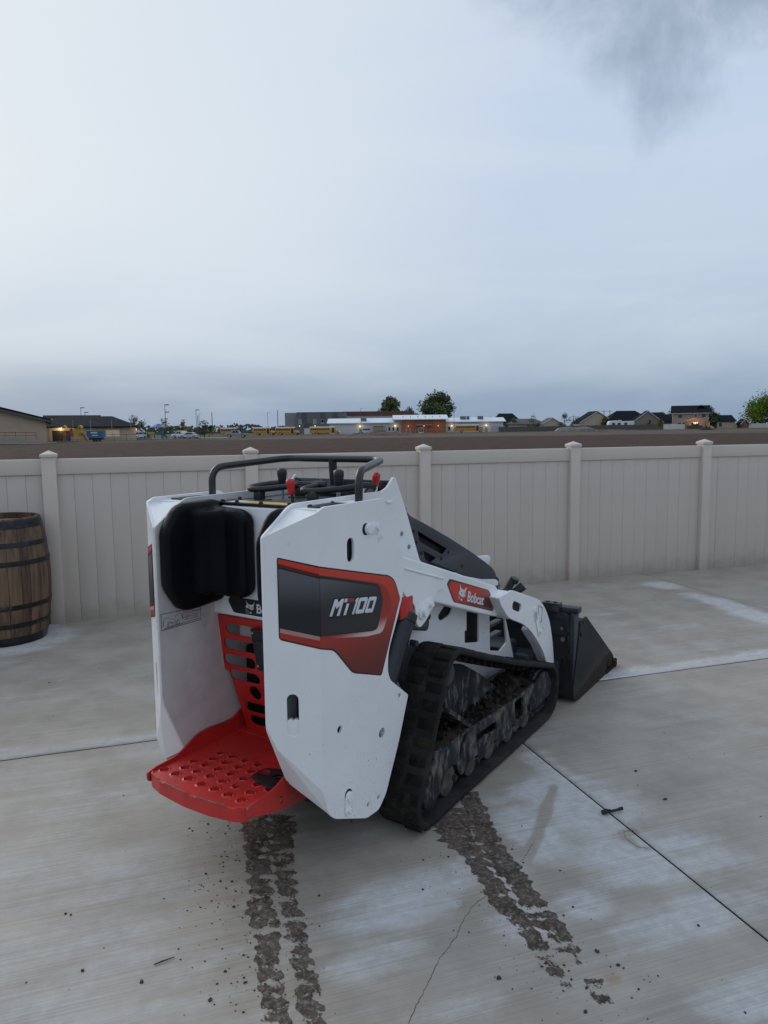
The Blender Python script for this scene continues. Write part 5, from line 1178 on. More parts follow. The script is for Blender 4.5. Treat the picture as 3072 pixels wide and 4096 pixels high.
mb = MB(); mb.cyl((0, 0, -.1), (0, 0, 3.4), .09, 8); mb.build('mast', polem, p2); mb = MB(); mb.lathe([(2.3, 2.75), (1.3, 3.1), (.0, 3.75), (.0, 3.6), (1.3, 3.0), (2.3, 2.7)], 8, M=Matrix.Translation((1, 0, 0))); mb.build('shade', pblue, p2, smooth=False)
mb = MB(); mb.lathe([(.9, 1.55), (.5, 1.8), (.0, 2.0), (.0, 1.9), (.9, 1.5)], 8, M=Matrix.Translation((-3.6, 0, 0))); mb.cyl((-3.6, 0, 0), (-3.6, 0, 1.9), .06, 6); mb.build('small_shade', pblue, p2)
part('play_frame', mat('play teal', (.03, .15, .16), .6), p2, ((-1.6, -.8, 0), (-1.4, .8, 1.9)), ((1.9, -.8, 0), (2.1, .8, 1.9)), ((-1.5, -.8, .9), (2.0, .8, 1.0)), ((.6, -.85, 1.0), (2.0, -.78, 1.7))); slide(p2, (2, -.5, 1.1), (3.6, -1.2, .1), mat('play teal', (0, 0, 0)), .6); part('play_panel', yel, p2, ((-1.3, -.85, 1.0), (.3, -.78, 1.6)))
# tall thin poles in front of the low wing
netp = mat('pale pole', (.28, .28, .28), .6)
for k, (X, lab) in enumerate(((-61.8, 'tall thin grey pole beside the lit door of the low building'), (-52.4, 'tall thin grey pole behind the orange play tower'), (-45.4, 'tall thin grey pole rising behind the blue skip'), (-36.6, 'tall thin grey pole in front of the bright window of the low building'), (-29.0, 'rightmost tall thin grey pole by the corner of the low building'))):
    mb = MB(); X = (-62.9, -58.3, -55.0, -51.0, -47.4)[k]; mb.cyl((0, 0, -.2), (0, 0, 3.85), .05, 8); mb.cyl((0, 0, 3.85), (0, 0, 3.95), .08, 8); o = mb.build('net_pole', netp); o.location = at(X, 141); tag(o, lab, 'pole', 'tall thin poles before the low building')
ff = thing('chain_fence', 'low dark rail fence around the school yard', 'fence', at(-45.5, 140)); mb = MB()
for k in range(12): mb.cyl((-14+k*2.3, 0, -.1), (-14+k*2.3, 0, 1.25), .035, 5)
tag(mb.build('posts', polem, ff), kind='stuff'); part('rail', polem, ff, ((-14, -.03, 1.2), (11.3, .03, 1.26)), ((-14, -.03, .35), (11.3, .03, .40)))

# ---- vehicles
def wheel_set(parent, xs, y0, y1, r):
    for x in xs:
        for y, d in ((y0, -1), (y1, 1)):
            mb = MB(); mb.cyl((x, y, r), (x, y+d*-.2, r), r, 18); wh = mb.build('wheel', tyre, parent); mb = MB(); mb.cyl((x, y+d*.012, r), (x, y, r), r*.6, 12); mb.build('rim', steel, wh)
def car(name, label, loc, rz, prof, glass, col, wx, wr=.34, wd=1.8, cat='car'):
    t = thing(name, label, cat, loc, rz); m = mat('car paint %.2f %.2f %.2f' % col, col, .3, var=.03, coat=.3)
    mb = MB(); vs, fs = curve_plate([rnd(prof, .08)], wd, .06); mb.add([(a, c-wd/2, b) for a, b, c in vs], fs); mb.build('body', m, t)
    for g in glass:
        for s in (-1, 1): sheet('window', [rnd(g, .05)], (lambda s: lambda a, b, c: (a, s*(wd/2+.004-c), b))(s), .012, glassd, t, .002)
    wheel_set(t, wx, -wd/2-.02, wd/2+.02, wr)
    x0 = min(p[0] for p in prof); x1 = max(p[0] for p in prof)
    for s in (-.6, .6): part('headlight', trimw, t, ((x1-.06, s-.16, .62), (x1+.015, s+.16, .80))); part('tail_light', pred, t, ((x0-.015, s-.14, .68), (x0+.05, s+.14, .9)))
    return t
sedan = [(-2.3, .3), (-2.3, .85), (-1.6, .98), (-.95, 1.42), (.35, 1.45), (1.15, .98), (2.2, .82), (2.3, .55), (2.25, .3)]; sg = [[(-1.25, 1.0), (-.85, 1.33), (-.25, 1.36), (-.25, 1.0)], [(-.18, 1.0), (-.18, 1.36), (.3, 1.36), (.9, 1.0)]]
suv = [(-2.2, .35), (-2.25, 1.0), (-2.0, 1.7), (.2, 1.74), (.95, 1.15), (2.1, 1.02), (2.2, .6), (2.15, .35)]; ug = [[(-1.9, 1.12), (-1.75, 1.58), (-.8, 1.6), (-.8, 1.12)], [(-.7, 1.12), (-.7, 1.6), (.15, 1.6), (.7, 1.15)]]
truck = [(-2.8, .5), (-2.8, 1.05), (-.75, 1.08), (-.65, 1.82), (.75, 1.85), (1.45, 1.22), (2.7, 1.12), (2.8, .7), (2.75, .5)]; tg = [[(-.5, 1.2), (-.45, 1.7), (.1, 1.72), (.1, 1.2)], [(.2, 1.2), (.2, 1.72), (.65, 1.72), (1.15, 1.22)]]
jeep = [(-1.9, .45), (-1.95, 1.85), (.15, 1.88), (.45, 1.3), (1.75, 1.22), (1.9, .8), (1.85, .45)]; jg = [[(-1.75, 1.3), (-1.75, 1.72), (-.95, 1.74), (-.95, 1.3)], [(-.85, 1.3), (-.85, 1.74), (.05, 1.74), (.25, 1.32)]]
car('parked_car', 'silver hatchback seen from behind at the far left edge', at(-66, 130), R(115), suv, ug, (.45, .46, .48), (-1.35, 1.35))
car('parked_jeep', 'black boxy off road car parked by the hall', at(-63.6, 135), R(100), jeep, jg, (.012, .013, .015), (-1.15, 1.15), .42, 1.85)
car('parked_pickup', 'white pickup truck behind the silver saloon in the car park', at(-48.3, 180), R(150), truck, tg, (.62, .63, .64), (-1.7, 1.75), .42, 1.95, 'pickup')
car('parked_car', 'silver saloon in front of the white pickup truck', at(-45.0, 174), R(170), sedan, sg, (.42, .43, .45), (-1.4, 1.4))
car('parked_car', 'white car half hidden by the corner of the low building', at(-60.8, 186), R(60), suv, ug, (.60, .61, .62), (-1.35, 1.35))
car('parked_car', 'grey car parked beside the umbrella play structure', at(-63.0, 196), R(80), suv, ug, (.22, .23, .24), (-1.35, 1.35))
car('parked_pickup', 'grey pickup truck standing at the end of the pale lot', at(-37.2, 190), R(184), truck, tg, (.20, .21, .225), (-1.7, 1.75), .42, 1.95, 'pickup')

def bus(label, loc, L, rz=0.):
    t = thing('school_bus', label, 'bus', loc, rz, 'school buses parked along the road'); W_ = 2.4; bl = L-1.7
    mb = MB(); mb.bbox((-L/2, -W_/2, .55), (-L/2+bl, W_/2, 2.72), .14, 2); mb.build('body', busy, t)
    mb = MB(); vs, fs = curve_plate([rnd([(-L/2+bl-.1, .55), (-L/2+bl-.1, 1.75), (L/2-.35, 1.55), (L/2, 1.3), (L/2, .6)], .1)], W_*.86, .08); mb.add([(a, c-W_*.43, b) for a, b, c in vs], fs); mb.build('bonnet', busy, t)
    mb = MB(); mb.bbox((-L/2+.03, -W_/2-.01, 2.50), (-L/2+bl-.06, W_/2+.01, 3.02), .16, 2); mb.build('roof', mat('bus white roof', (.62, .64, .66), .5), t)
    n = int((bl-1.6)/.82)
    for s in (-1, 1):
        for k in range(n): part('window', glassd, t, ((-L/2+.35+k*.82, s*(W_/2)-.012, 1.72), (-L/2+1.05+k*.82, s*(W_/2)+.012, 2.38)))
        part('rub_rail', busb, t, ((-L/2+.05, s*W_/2-.015, 1.50), (-L/2+bl, s*W_/2+.02, 1.56)), ((-L/2+.05, s*W_/2-.015, 1.05), (-L/2+bl, s*W_/2+.02, 1.11)))
        part('door', busb, t, ((-L/2+bl-1.1, s*W_/2-.012, .62), (-L/2+bl-.2, s*W_/2+.014, 2.5)))
    part('windscreen', glassd, t, ((-L/2+bl-.02, -1.0, 1.75), (-L/2+bl+.015, 1.0, 2.5))); part('bumper', busb, t, ((L/2-.05, -1.1, .45), (L/2+.12, 1.1, .72)), ((-L/2-.08, -1.15, .45), (-L/2+.02, 1.15, .75)))
    part('headlight', lampw if L > 11.2 else trimw, t, ((L/2-.03, -.95, .95), (L/2+.03, -.65, 1.2)), ((L/2-.03, .65, .95), (L/2+.03, .95, 1.2)))
    wheel_set(t, (-L/2+bl*.28, L/2-.95), -W_/2-.03, W_/2+.03, .52); return t
for X, L, rz, lab in ((-58.8, 7.4, -9, 'leftmost yellow school bus, standing apart by the grey pickup'), (-45.8, 8.4, -10, 'second yellow school bus from the left, front close to the next bus'), (-36.9, 9.1, -8, 'third yellow school bus from the left, in front of the grey block building'), (-22.5, 11.4, -3, 'long yellow school bus in front of the white metal roofed school'), (33.2, 10.8, 0, 'yellow school bus parked right of the brick school entrance')):
    bus(lab, at(X, 289), L, R(rz))

# ---- school: grey block, white wings, brick centre, red roofed hall
g = thing('block_building', 'two storey dark grey block building with paler left side', 'building', at(-37.0, 322))
mb = MB(); mb.box((0, 0, -.4), (20.4, 22, 9.2)); mb.build('wall', cmu, g)
part('side_face', cmul, g, ((-5.2, 2.0, -.4), (-.02, 20, 9.25)), ((-.03, -.06, -.4), (.0, 2.0, 9.2)))
for k in range(5): part('pilaster', cmul, g, ((-5.35+k*1.05, 1.9, -.4), (-5.0+k*1.05, 2.02, 9.3)))
for k in range(6): window(g, -4.9+k*.82, -4.45+k*.82, 1.5, 3.2, 1.98, fr=.04) if k < 5 else None
for x in (3.0, 11.0, 16.6): part('block_band', mat('dark grey block', (.085, .084, .09), .85), g, ((x-1.0, -.05, 5.0), (x+1.3, .0, 9.2))); 
for x in (.9, 7.2, 10.5, 15.8): window(g, x, x+1.0, 4.6, 6.2, -.02, mat('pale pane', (.20, .24, .30), .3), .12)
part('roller_door', trimw, g, ((3.1, -.08, 0), (6.2, 0, 2.5))); part('door_surround', mat('dark grey block', (0, 0, 0)), g, ((3.0, -.04, 2.5), (6.4, 0, 4.7)))
for x in (1.2, 7.8): part('wall_lamp', lampm, g, ((x-.16, -.3, 3.4), (x+.16, -.05, 3.7)))
part('parapet', polem, g, ((-.1, -.1, 9.2), (20.5, 0, 9.4)))
rr = thing('long_red_roof_hall', 'long hall with a rust red roof band behind the school', 'building', at(-26.5, 352))
part('wall', sidingw, rr, ((3, 0, -.4), (40.6, 14, 8.2))); part('blue_wing', mat('slate blue metal', (.07, .075, .10), .6), rr, ((-2.5, -1, -.4), (7.5, 13, 9.9))); part('roof', redroof, rr, ((7.6, -.6, 8.2), (41.2, 14.6, 10.2)))
ws = thing('school_wing', 'white school wing with pale metal roof left of the brick centre', 'building', at(-21.2, 297))
part('wall', sidingw, ws, ((0, 0, -.4), (28.6, 14, 4.25)))
mb = MB(); mb.prism([(-.9, 4.15), (7, 6.0), (14.9, 4.15), (14.9, 4.4), (7, 6.25), (-.9, 4.4)], lambda a, b, c: (c, a, b), -1.0, 29.0); mb.build('roof', metalroof, ws); mb = MB(); mb.prism([(0, 4.2), (14, 4.2), (7, 5.95)], lambda a, b, c: (c, a, b), .05, 28.5); mb.build('gable', sidingw, ws)
mb = MB(); mb.prism([(-.95, 4.12), (7, 5.95), (7, 6.35), (-.95, 4.48)], lambda a, b, c: (c, a, b), -1.25, -1.02); mb.build('barge_board', polem, ws)
for x in (23.3, 24.9, 26.5): window(ws, x, x+.8, 1.1, 2.5, -.02, fr=.08)
for x in (12.1, 26.0): part('wall_lamp', lampm, ws, ((x-.16, -.3, 2.9), (x+.16, -.05, 3.2))); lamp_light(ws, (x, -1.0, 2.9), 30)
part('door', mat('grey door', (.2, .2, .21), .6), ws, ((11.8, -.06, 0), (12.9, 0, 2.2))); part('sign_band', busb, ws, ((13.2, -.06, 1.5), (16.0, 0, 2.0))); part('annex', mat('tan annex', (.28, .235, .16), .8), ws, ((17.4, -2.5, -.3), (21.2, -.02, 2.9))); part('annex_roof', mat('tan annex roof', (.2, .18, .14), .8), ws, ((17.2, -2.7, 2.9), (21.4, 0, 3.1)))
part('roof_unit', mat('roof unit grey', (.13, .13, .135), .6), ws, ((12.5, 1.6, 4.7), (14.6, 3.4, 6.3)), ((25.2, 2.5, 5.0), (27.6, 4.5, 6.8)))
part('downpipe', polem, ws, ((28.45, -.1, 0), (28.6, 0, 4.2)))
bs = thing('brick_school', 'orange brick school centre with canopy doors and pale roof', 'building', at(7.25, 292))
part('wall', brickm, bs, ((0, 0, -.4), (17.2, 15, 5.4)))
mb = MB(); mb.prism([(-1.0, 5.25), (7.5, 7.0), (16, 5.25), (16, 5.5), (7.5, 7.25), (-1.0, 5.5)], lambda a, b, c: (c, a, b), -3.4, 18.2); mb.build('roof', metalroof, bs); part('gable', sidingw, bs, ((-3.0, 4.5, 4.3), (.0, 12, 5.9)))
part('canopy', mat('canopy grey', (.2, .2, .2), .5), bs, ((5.6, -2.0, 3.0), (11.6, 0, 3.4))); dr = part('door', trimw, bs, ((6.6, -.1, 0), (8.5, 0, 2.2))); part('pane', glassd, dr, ((6.8, -.13, .5), (7.45, -.09, 2.0)), ((7.65, -.13, .5), (8.3, -.09, 2.0)))
for x in (1.5, 2.9): part('panel', mat('grey panel', (.24, .22, .21), .7), bs, ((x, -.06, .1), (x+.7, 0, 1.8)))
for x in (2.6, 8.7, 14.2): part('wall_lamp', lampo, bs, ((x-.14, -.3, 2.7), (x+.14, -.05, 2.95))); lamp_light(bs, (x, -1.2, 2.8), 14, (1, .6, .28))
for k in range(6): part('roof_vent', polem, bs, ((.5+k*2.9, 3, 6.0), (.75+k*2.9, 3.3, 6.7)))
rs = thing('school_wing', 'white school wing with pale roof and roof units right of the brick centre', 'building', at(24.9, 300))
part('wall', sidingw, rs, ((-.3, 0, -.4), (23.2, 13, 4.2))); mb = MB(); mb.prism([(-.8, 4.1), (6.5, 5.7), (13.8, 4.1), (13.8, 4.35), (6.5, 5.95), (-.8, 4.35)], lambda a, b, c: (c, a, b), -.6, 24.2); mb.build('roof', metalroof, rs)
for a, b in ((6.4, 8.6), (9.0, 10.0), (13.4, 15.6)): part('roof_unit', mat('roof unit grey', (0, 0, 0)), rs, ((a, 3, 4.9), (b, 5, 6.5)))
window(rs, 1.1, 2.0, .9, 2.4, -.02); window(rs, 12.5, 15.0, 1.5, 2.0, -.02, busb)
for x in (2.6, 16.4): part('wall_lamp', lampm, rs, ((x-.15, -.3, 2.6), (x+.15, -.05, 2.9))); lamp_light(rs, (x, -1, 2.6), 25)
part('door', mat('grey door', (0, 0, 0)), rs, ((15.9, -.06, 0), (16.9, 0, 2.2))); part('shutter', mat('pale shutter', (.36, .37, .39), .6), rs, ((18.4, -.07, 0), (22.6, 0, 2.4)))
mb = MB()
for k in range(20): mb.cyl((-30+k*4.2, 0, -.1), (-30+k*4.2, 0, 1.5), .04, 5)
sf = thing('mesh_fence', 'thin grey chain link fence in front of the school', 'fence', at(0, 279)); tag(mb.build('posts', netp, sf), kind='stuff'); part('rail', netp, sf, ((-30, -.03, 1.45), (50, .03, 1.5)), ((-30, -.02, .1), (50, .02, .14)))

# ---- trees
def leafm(name, c1, c2):
    m = bpy.data.materials.new(name); m.use_nodes = True; t = m.node_tree; b = t.nodes['Principled BSDF']
    oi = N(t, 'ShaderNodeTexCoord').outputs['Object']; n1 = noi(t, oi, .6, 3); n2 = noi(t, oi, 3.5, 2)
    c = mixc(t, mapr(t, n1, .3, .7), c1, c2); c = mixc(t, mapr(t, n2, .35, .7, 0, .5), c, tuple(x*.5 for x in c1)); LK(t, c, b.inputs['Base Color']); b.inputs['Roughness'].default_value = .7; b.inputs['Specular IOR Level'].default_value = .2
    return m
LG = leafm('leaf mid green', (.064, .096, .038), (.122, .156, .06)); LB_ = leafm('leaf bright green', (.10, .165, .018), (.19, .26, .030)); LY = leafm('leaf spring olive', (.11, .13, .04), (.17, .18, .065)); LP = leafm('bud purple brown', (.075, .055, .055), (.11, .085, .08)); LS = leafm('leaf pale sprout', (.10, .115, .07), (.15, .16, .10)); LW = leafm('leaf yellow', (.20, .15, .03), (.24, .17, .05))
def tree(name, label, X, Y, H, Wd, leaf, n=1500, blobs=9, sz=.5, trunk=.28, low=.22, gap=.0, group=None, seed=0, cat='tree', wide=.8):
    rg = random.Random(seed); t = thing(name, label, cat, at(X, Y), 0, group)
    mb = MB(); tr = max(.06, H*.018)
    mb.tube([(0, 0, -.2), (.02*H*rg.uniform(-1, 1), 0, H*trunk), (.03*H*rg.uniform(-1, 1), 0, H*.62), (0, 0, H*.86)], [tr*1.25, tr, tr*.55, tr*.15], 8)
    cs = []
    for k in range(blobs):
        u = rg.uniform(0, 1); a = rg.uniform(0, 6.3); z = H*(low+(1-low)*(.10+.78*u)); prof = math.sin(math.pi*min(1, (.18+.80*u)))**.7
        r = Wd*.5*prof*rg.uniform(.25, .85); c = Vector((r*math.cos(a), r*math.sin(a)*wide, z)); cs.append((c, Wd*rg.uniform(.075, .165)))
        mb.tube([(0, 0, H*rg.uniform(trunk*.7, .5)), c*.55+Vector((0, 0, c.z*.40)), c], [tr*.5, tr*.3, tr*.08], 5)
    cs.append((Vector((0, 0, H*.60)), Wd*.24)); cs.append((Vector((0, 0, H*.88)), Wd*.16))
    mb.build('trunk', bark, t, 60)
    vs = []; fs = []
    for k in range(n):
        c, r = rg.choice(cs); d = Vector((rg.gauss(0, 1), rg.gauss(0, 1), rg.gauss(0, .85))).normalized()*r*(rg.random()**.38)*rg.uniform(.85, 1.12); p = c+d
        if p.z < H*low*.6: continue
        s = sz*rg.uniform(.5, 1.3); ax = Vector((rg.gauss(0, 1), rg.gauss(0, 1), rg.gauss(0, 1))).normalized(); b = ax.orthogonal().normalized()*s*.5; a2 = ax.cross(b).normalized()*s*.5*rg.uniform(.5, 1); i = len(vs)
        vs += [p-b, p+a2*.9, p+b, p-a2*.9]; fs.append((i, i+1, i+2, i+3))
    me = bpy.data.meshes.new('crown'); me.from_pydata([tuple(v) for v in vs], [], fs); link('crown', me, leaf, t); return t
tree('broadleaf_tree', 'tall loose green tree behind the roof left of the bare purple tree', 3.8, 372, 18.0, 16.5, LG, 3600, 24, .95, seed=1, low=.3)
tree('bare_tree', 'small purple brown leafless tree between the two tall green trees', 12.9, 368, 12.8, 12.5, LP, 1700, 12, .6, seed=2, low=.3)
tree('broadleaf_tree', 'largest spreading green tree behind the brick school', 27.2, 365, 18.6, 24.0, LG, 7500, 38, .95, seed=3, low=.22)
for X, Y, H, Wd, lf, lab in ((-77, 232, 6.6, 9.5, LS, 'pale wispy spring tree behind the low building corner'), (-87.3, 240, 5.4, 9, LY, 'olive bush showing over the low building roof'), (-68.8, 236, 5.6, 8, LY, 'yellow green tree behind the blue umbrella shade'), (-62.9, 236, 5.2, 5.5, LW, 'small yellow leaved tree right of the tall lamp post'), (-42.0, 176, 4.0, 7.0, LG, 'round green bush standing close to the pale lot')):
    tree('small_tree', lab, X, Y, H, Wd, lf, 1000, 10, .38, seed=int(-X*7), low=.12)
tree('broadleaf_tree', 'big bright green rounded tree at the right edge', 139.5, 268, 10.0, 30, LB_, 18000, 44, .6, seed=21, low=.10, trunk=.2)
tree('conifer_tree', 'dark narrow conical tree left of the big bright tree', 116, 266, 7.8, 7.5, LG, 1800, 14, .5, seed=22, low=.08)
for X, Y, H, Wd, lf, lab in ((58.5, 292, 6.6, 7.0, LG, 'rounded green tree between the grey roofed houses'), (52.2, 300, 5.4, 5, LY, 'small olive tree at the end of the white school wing'), (70.2, 290, 6.8, 7.6, LG, 'leaning green tree in front of the dark gabled house'), (84.0, 284, 5.4, 4.6, LY, 'olive tree by the left dark roofed house'), (105.5, 290, 6.2, 6.5, LY, 'olive tree behind the tan gabled house'), (93.2, 262, 3.6, 3, LY, 'slim olive shrub left of the two storey house'), (97.0, 262, 3.6, 3.4, LW, 'yellowish shrub at the corner of the two storey house'), (111.5, 290, 7.6, 8, LG, 'green tree peeping over the two storey house roof'), (122.8, 280, 5.6, 7, LY, 'olive tree right of the small garage'), (76.8, 296, 5.2, 7.5, LG, 'low green tree left of the dark gable house'), (127.6, 292, 7.2, 9, LG, 'mid green tree behind the little red shed'), (46.8, 330, 6.2, 8, LG, 'green tree showing over the right end of the school')):
    tree('garden_tree', lab, X, Y, H, Wd, lf, 900, 9, .36, seed=int(X*5), low=.10)
fw = MB(); rg = random.Random(9); vs = []; fs = []
for k in range(2600):
    X = rg.uniform(-190, 60); Y = rg.uniform(560, 640); z = rg.random()**1.6*(6+3.5*noise.noise((X*.03, 0, 0))); s = rg.uniform(.8, 2); i = len(vs); a = rg.uniform(0, 3)
    b = Vector((math.cos(a), math.sin(a), .2))*s; c = Vector((-math.sin(a)*.3, .3, 1)).normalized()*s*.7; p = Vector((X, Y, z)); vs += [p-b, p-c, p+b, p+c]; fs.append((i, i+1, i+2, i+3))
me = bpy.data.meshes.new('fw'); me.from_pydata([tuple(v) for v in vs], [], fs); tag(link('distant_trees', me, leafm('far leaf', (.05, .065, .05), (.09, .10, .08))), 'low distant line of trees along the horizon', 'trees', kind='stuff')

# ---- lamp posts and utility poles
def lamp_post(label, X, Y, H, heads=2, lit=False, wood=False):
    t = thing('lamp_post', label, 'lamp post', at(X, Y), 0, 'lamp posts by the school'); mb = MB(); mb.tube([(0, 0, -.2), (0, 0, H)], [.085, .055], 8); mb.build('pole', polem, t)
    for k in range(heads):
        hd = part('lamp_head', polem, t, ((-.05, -.2, H-.12-k*1.7), (.95, .2, H+.08-k*1.7)))
        if lit: part('lens', lampw, hd, ((.35, -.22, H-.2-k*1.7), (.85, .18, H-.13-k*1.7)))
    return t
lamp_post('tall dark lamp post with two heads beside the play umbrella', -51.6, 178, 8.0, 2)
lamp_post('far lamp post rising above the trees left of the round bush', -53.5, 215, 7.8, 1)
lamp_post('lamp post showing above the low building roof', -84.4, 210, 8.6, 1); lamp_post('shorter lamp post head above the low building roof', -84.9, 214, 7.4, 1)
lamp_post('lit lamp post left of the leftmost school bus', -73.5, 300, 8.6, 1, True); lamp_post('lit lamp post between the first two school buses', -47.6, 310, 9.0, 1, True)
lamp_post('lit lamp post in front of the white school wing', -8.4, 286, 9.6, 1, True); lamp_post('lamp post with lit head by the right school wing', 27.2, 287, 9.0, 1, True)
def util(label, X, Y, H, arm=True):
    t = thing('utility_pole', label, 'pole', at(X, Y), 0, 'utility poles'); mb = MB(); mb.tube([(0, 0, -.2), (0, 0, H)], [.18, .12], 8); mb.build('pole', woodp, t)
    if arm: part('crossarm', woodp, t, ((-1.3, -.06, H-.8), (1.3, .06, H-.65)))
util('utility pole just left of the leftmost school bus', -66.5, 292, 9.0, False); util('utility pole above the second school bus', -44.6, 318, 10.5, False); util('plain pole near the lit lamp at the far left of the buses', -76.5, 310, 8.2, False)
util('left of two close utility poles over the blue grey house', 106, 360, 9.2); util('right of two close utility poles over the blue grey house', 108.8, 360, 9.2); util('utility pole beside the dark roofed house', 57.5, 372, 9.0); util('utility pole behind the left dark roofed house', 93, 366, 7.0); util('utility pole right of the two storey house', 151, 366, 9.6)

# ---- houses on the right
def simple_house(name, label, X, Y, w, d, zw, zr, wallm, axis='x', roof='gable', roofm=None, wins=(), rz=0.):
    t = thing(name, label, 'house', at(X, Y), R(rz)); mb = MB()
    if roof == 'gable': gable_wall(mb, -w/2, w/2, 0, d, zw, zr, axis)
    else: mb.box((-w/2, 0, -.3), (w/2, d, zw))
    mb.build('wall', wallm, t); mb = MB()
    if roof == 'gable': gable_roof(mb, -w/2, w/2, 0, d, zw+.05, zr+.05, .45, .25, axis)
    else: hip_roof(mb, -w/2, w/2, 0, d, zw+.1, zr, .5, min(d/2, w*.32))
    mb.build('roof', roofm or shingle, t)
    if roof == 'gable' and axis == 'y':
        zm = zr; mb = MB(); s = (zr-zw)/(w/2)
        for q in (-1, 1): mb.prism([(q*(w/2+.45), zw-.45*s), (0, zr), (0, zr+.28), (q*(w/2+.45), zw-.45*s+.28)], lambda a, b, c: (a, c, b), -.50, -.46)
        mb.build('barge_board', trimw, t)
    for x0, x1, z0, z1 in wins: window(t, x0, x1, z0, z1, -.02)
    return t
gs = mat('brown grey shingle', (.075, .072, .072), .85, var=.2, vscale=2)
simple_house('house', 'wide dark hip roofed house right of the white school wing', 52.5, 315, 13, 12, 2.9, 7.6, stucco, roof='hip')
simple_house('house', 'low grey roofed house behind the rounded green tree', 57.5, 298, 15, 9, 2.7, 5.0, stucco2, roof='hip', roofm=gs)
simple_house('house', 'small tan gabled house between the two green trees', 66.0, 292, 7.5, 9, 2.6, 4.9, stucco2, 'y', roofm=gs)
simple_house('house', 'dark roofed gable house at the left of the wooden fence', 81.5, 285, 13, 12, 2.9, 7.0, stucco2, 'y')
simple_house('house', 'long dark roofed house behind the white camper', 93.0, 282, 17, 11, 2.9, 7.2, stucco, roof='hip')
simple_house('house', 'tan gabled house with wide dark roof in the middle of the row', 101.0, 276, 16, 11, 2.8, 6.3, mat('olive tan siding', (.22, .19, .145), .85), roof='hip'); simple_house('house', 'tan front gable facing the field next to the white camper', 96.8, 274.5, 11, 2, 2.6, 6.6, mat('olive tan siding', (0, 0, 0)), 'y')
simple_house('house', 'blue grey house with white gable trim', 112.0, 300, 8.6, 9, 3.0, 6.4, sidingg, 'y', wins=((-.8, .8, 3.3, 4.3), (-3, 1.5, .3, 2.3)))
simple_house('house', 'dark roofed house section just left of the two storey house', 119.0, 304, 10, 9, 3.0, 5.6, sidingg, 'x')
H2 = thing('two_storey_house', 'two storey tan house with lit patio under an orange umbrella', 'house', at(107.4, 262), R(-20))
mb = MB(); gable_wall(mb, -5.8, 5.8, 0, 8.5, 5.6, 7.9, 'x'); mb.build('wall', mat('tan siding house', (.32, .245, .185), .85, var=.05), H2); mb = MB(); gable_roof(mb, -5.8, 5.8, 0, 8.5, 5.7, 8.0, .55, .25, 'x'); mb.build('roof', shingle, H2)
part('gutter', trimw, H2, ((-6.3, -.62, 5.32), (6.3, -.5, 5.5))); mb = MB(); gable_roof(mb, 2.3, 4.6, 2, 9, 7.2, 8.2, .2, .2, 'y'); mb.build('dormer_roof', shingle, H2)
for a in ((-4.1, -2.6, 3.9, 5.0), (1.3, 2.0, 4.1, 4.9), (3.5, 4.9, 3.9, 5.1), (-4.1, -3.0, .9, 2.3), (-2.6, -1.7, .9, 2.3)): window(H2, *a, -.02)
for k in range(3): part('patio_lamp', lampm, H2, ((.9+k*.55, -2.2, 2.0), (1.2+k*.55, -2.0, 2.3)))
lamp_light(H2, (1.6, -2.0, 2.0), 120, (1, .72, .36)); part('patio_post', fascia, H2, ((-1.6, -3.6, -.1), (-1.4, -3.4, 2.7)), ((4.6, -3.6, -.1), (4.8, -3.4, 2.7))); part('patio_door', glassd, H2, ((.4, -.06, 0), (2.8, -.01, 2.1)))
um = thing('patio_umbrella', 'orange canopy over the lit patio of the two storey house', 'umbrella', at(107.0, 257.6)); mb = MB(); mb.lathe([(3.4, 2.75), (1.8, 3.3), (0, 3.95), (0, 3.8), (1.8, 3.2), (3.4, 2.65)], 12); mb.build('canopy', mat('orange canopy', (.42, .15, .085), .8), um, smooth=False); mb = MB(); mb.cyl((0, 0, 0), (0, 0, 3.85), .05, 8); mb.build('mast', polem, um)
simple_house('garage', 'small tan garage with dark roof right of the two storey house', 120.8, 264, 6.2, 7, 2.5, 4.4, stucco, 'x', wins=((-2.6, -1.4, .6, 2.0),))
simple_house('shed', 'little red brown shed by the play swing', 126.5, 262, 2.6, 3, 1.6, 2.9, mat('red shed', (.18, .05, .04), .8), 'y')
rv = thing('camper_trailer', 'white camper trailer behind the wooden fence', 'camper', at(84.2, 266), R(2)); mb = MB(); vs, fs = curve_plate([rnd([(-4.6, .6), (-4.5, 2.6), (-4.0, 3.2), (-1.6, 3.4), (-1.0, 3.05), (4.4, 3.2), (4.6, 2.9), (4.6, .6)], .2)], 2.4, .1); mb.add([(a, c-1.2, b) for a, b, c in vs], fs); mb.build('body', mat('camper white', (.62, .63, .64), .5), rv)
for x in (-3.4, -1.4, 1.0): part('window', glassd, rv, ((x, -1.22, 1.9), (x+1.1, -1.19, 2.6)))
wheel_set(rv, (-.4, .5), -1.2, 1.2, .4); part('hitch', polem, rv, ((4.6, -.1, .5), (6.0, .1, .62)))
mb = MB(); mb.bbox((-.6, -.5, 3.2), (.3, .5, 3.5), .05); mb.build('roof_unit', trimw, rv)
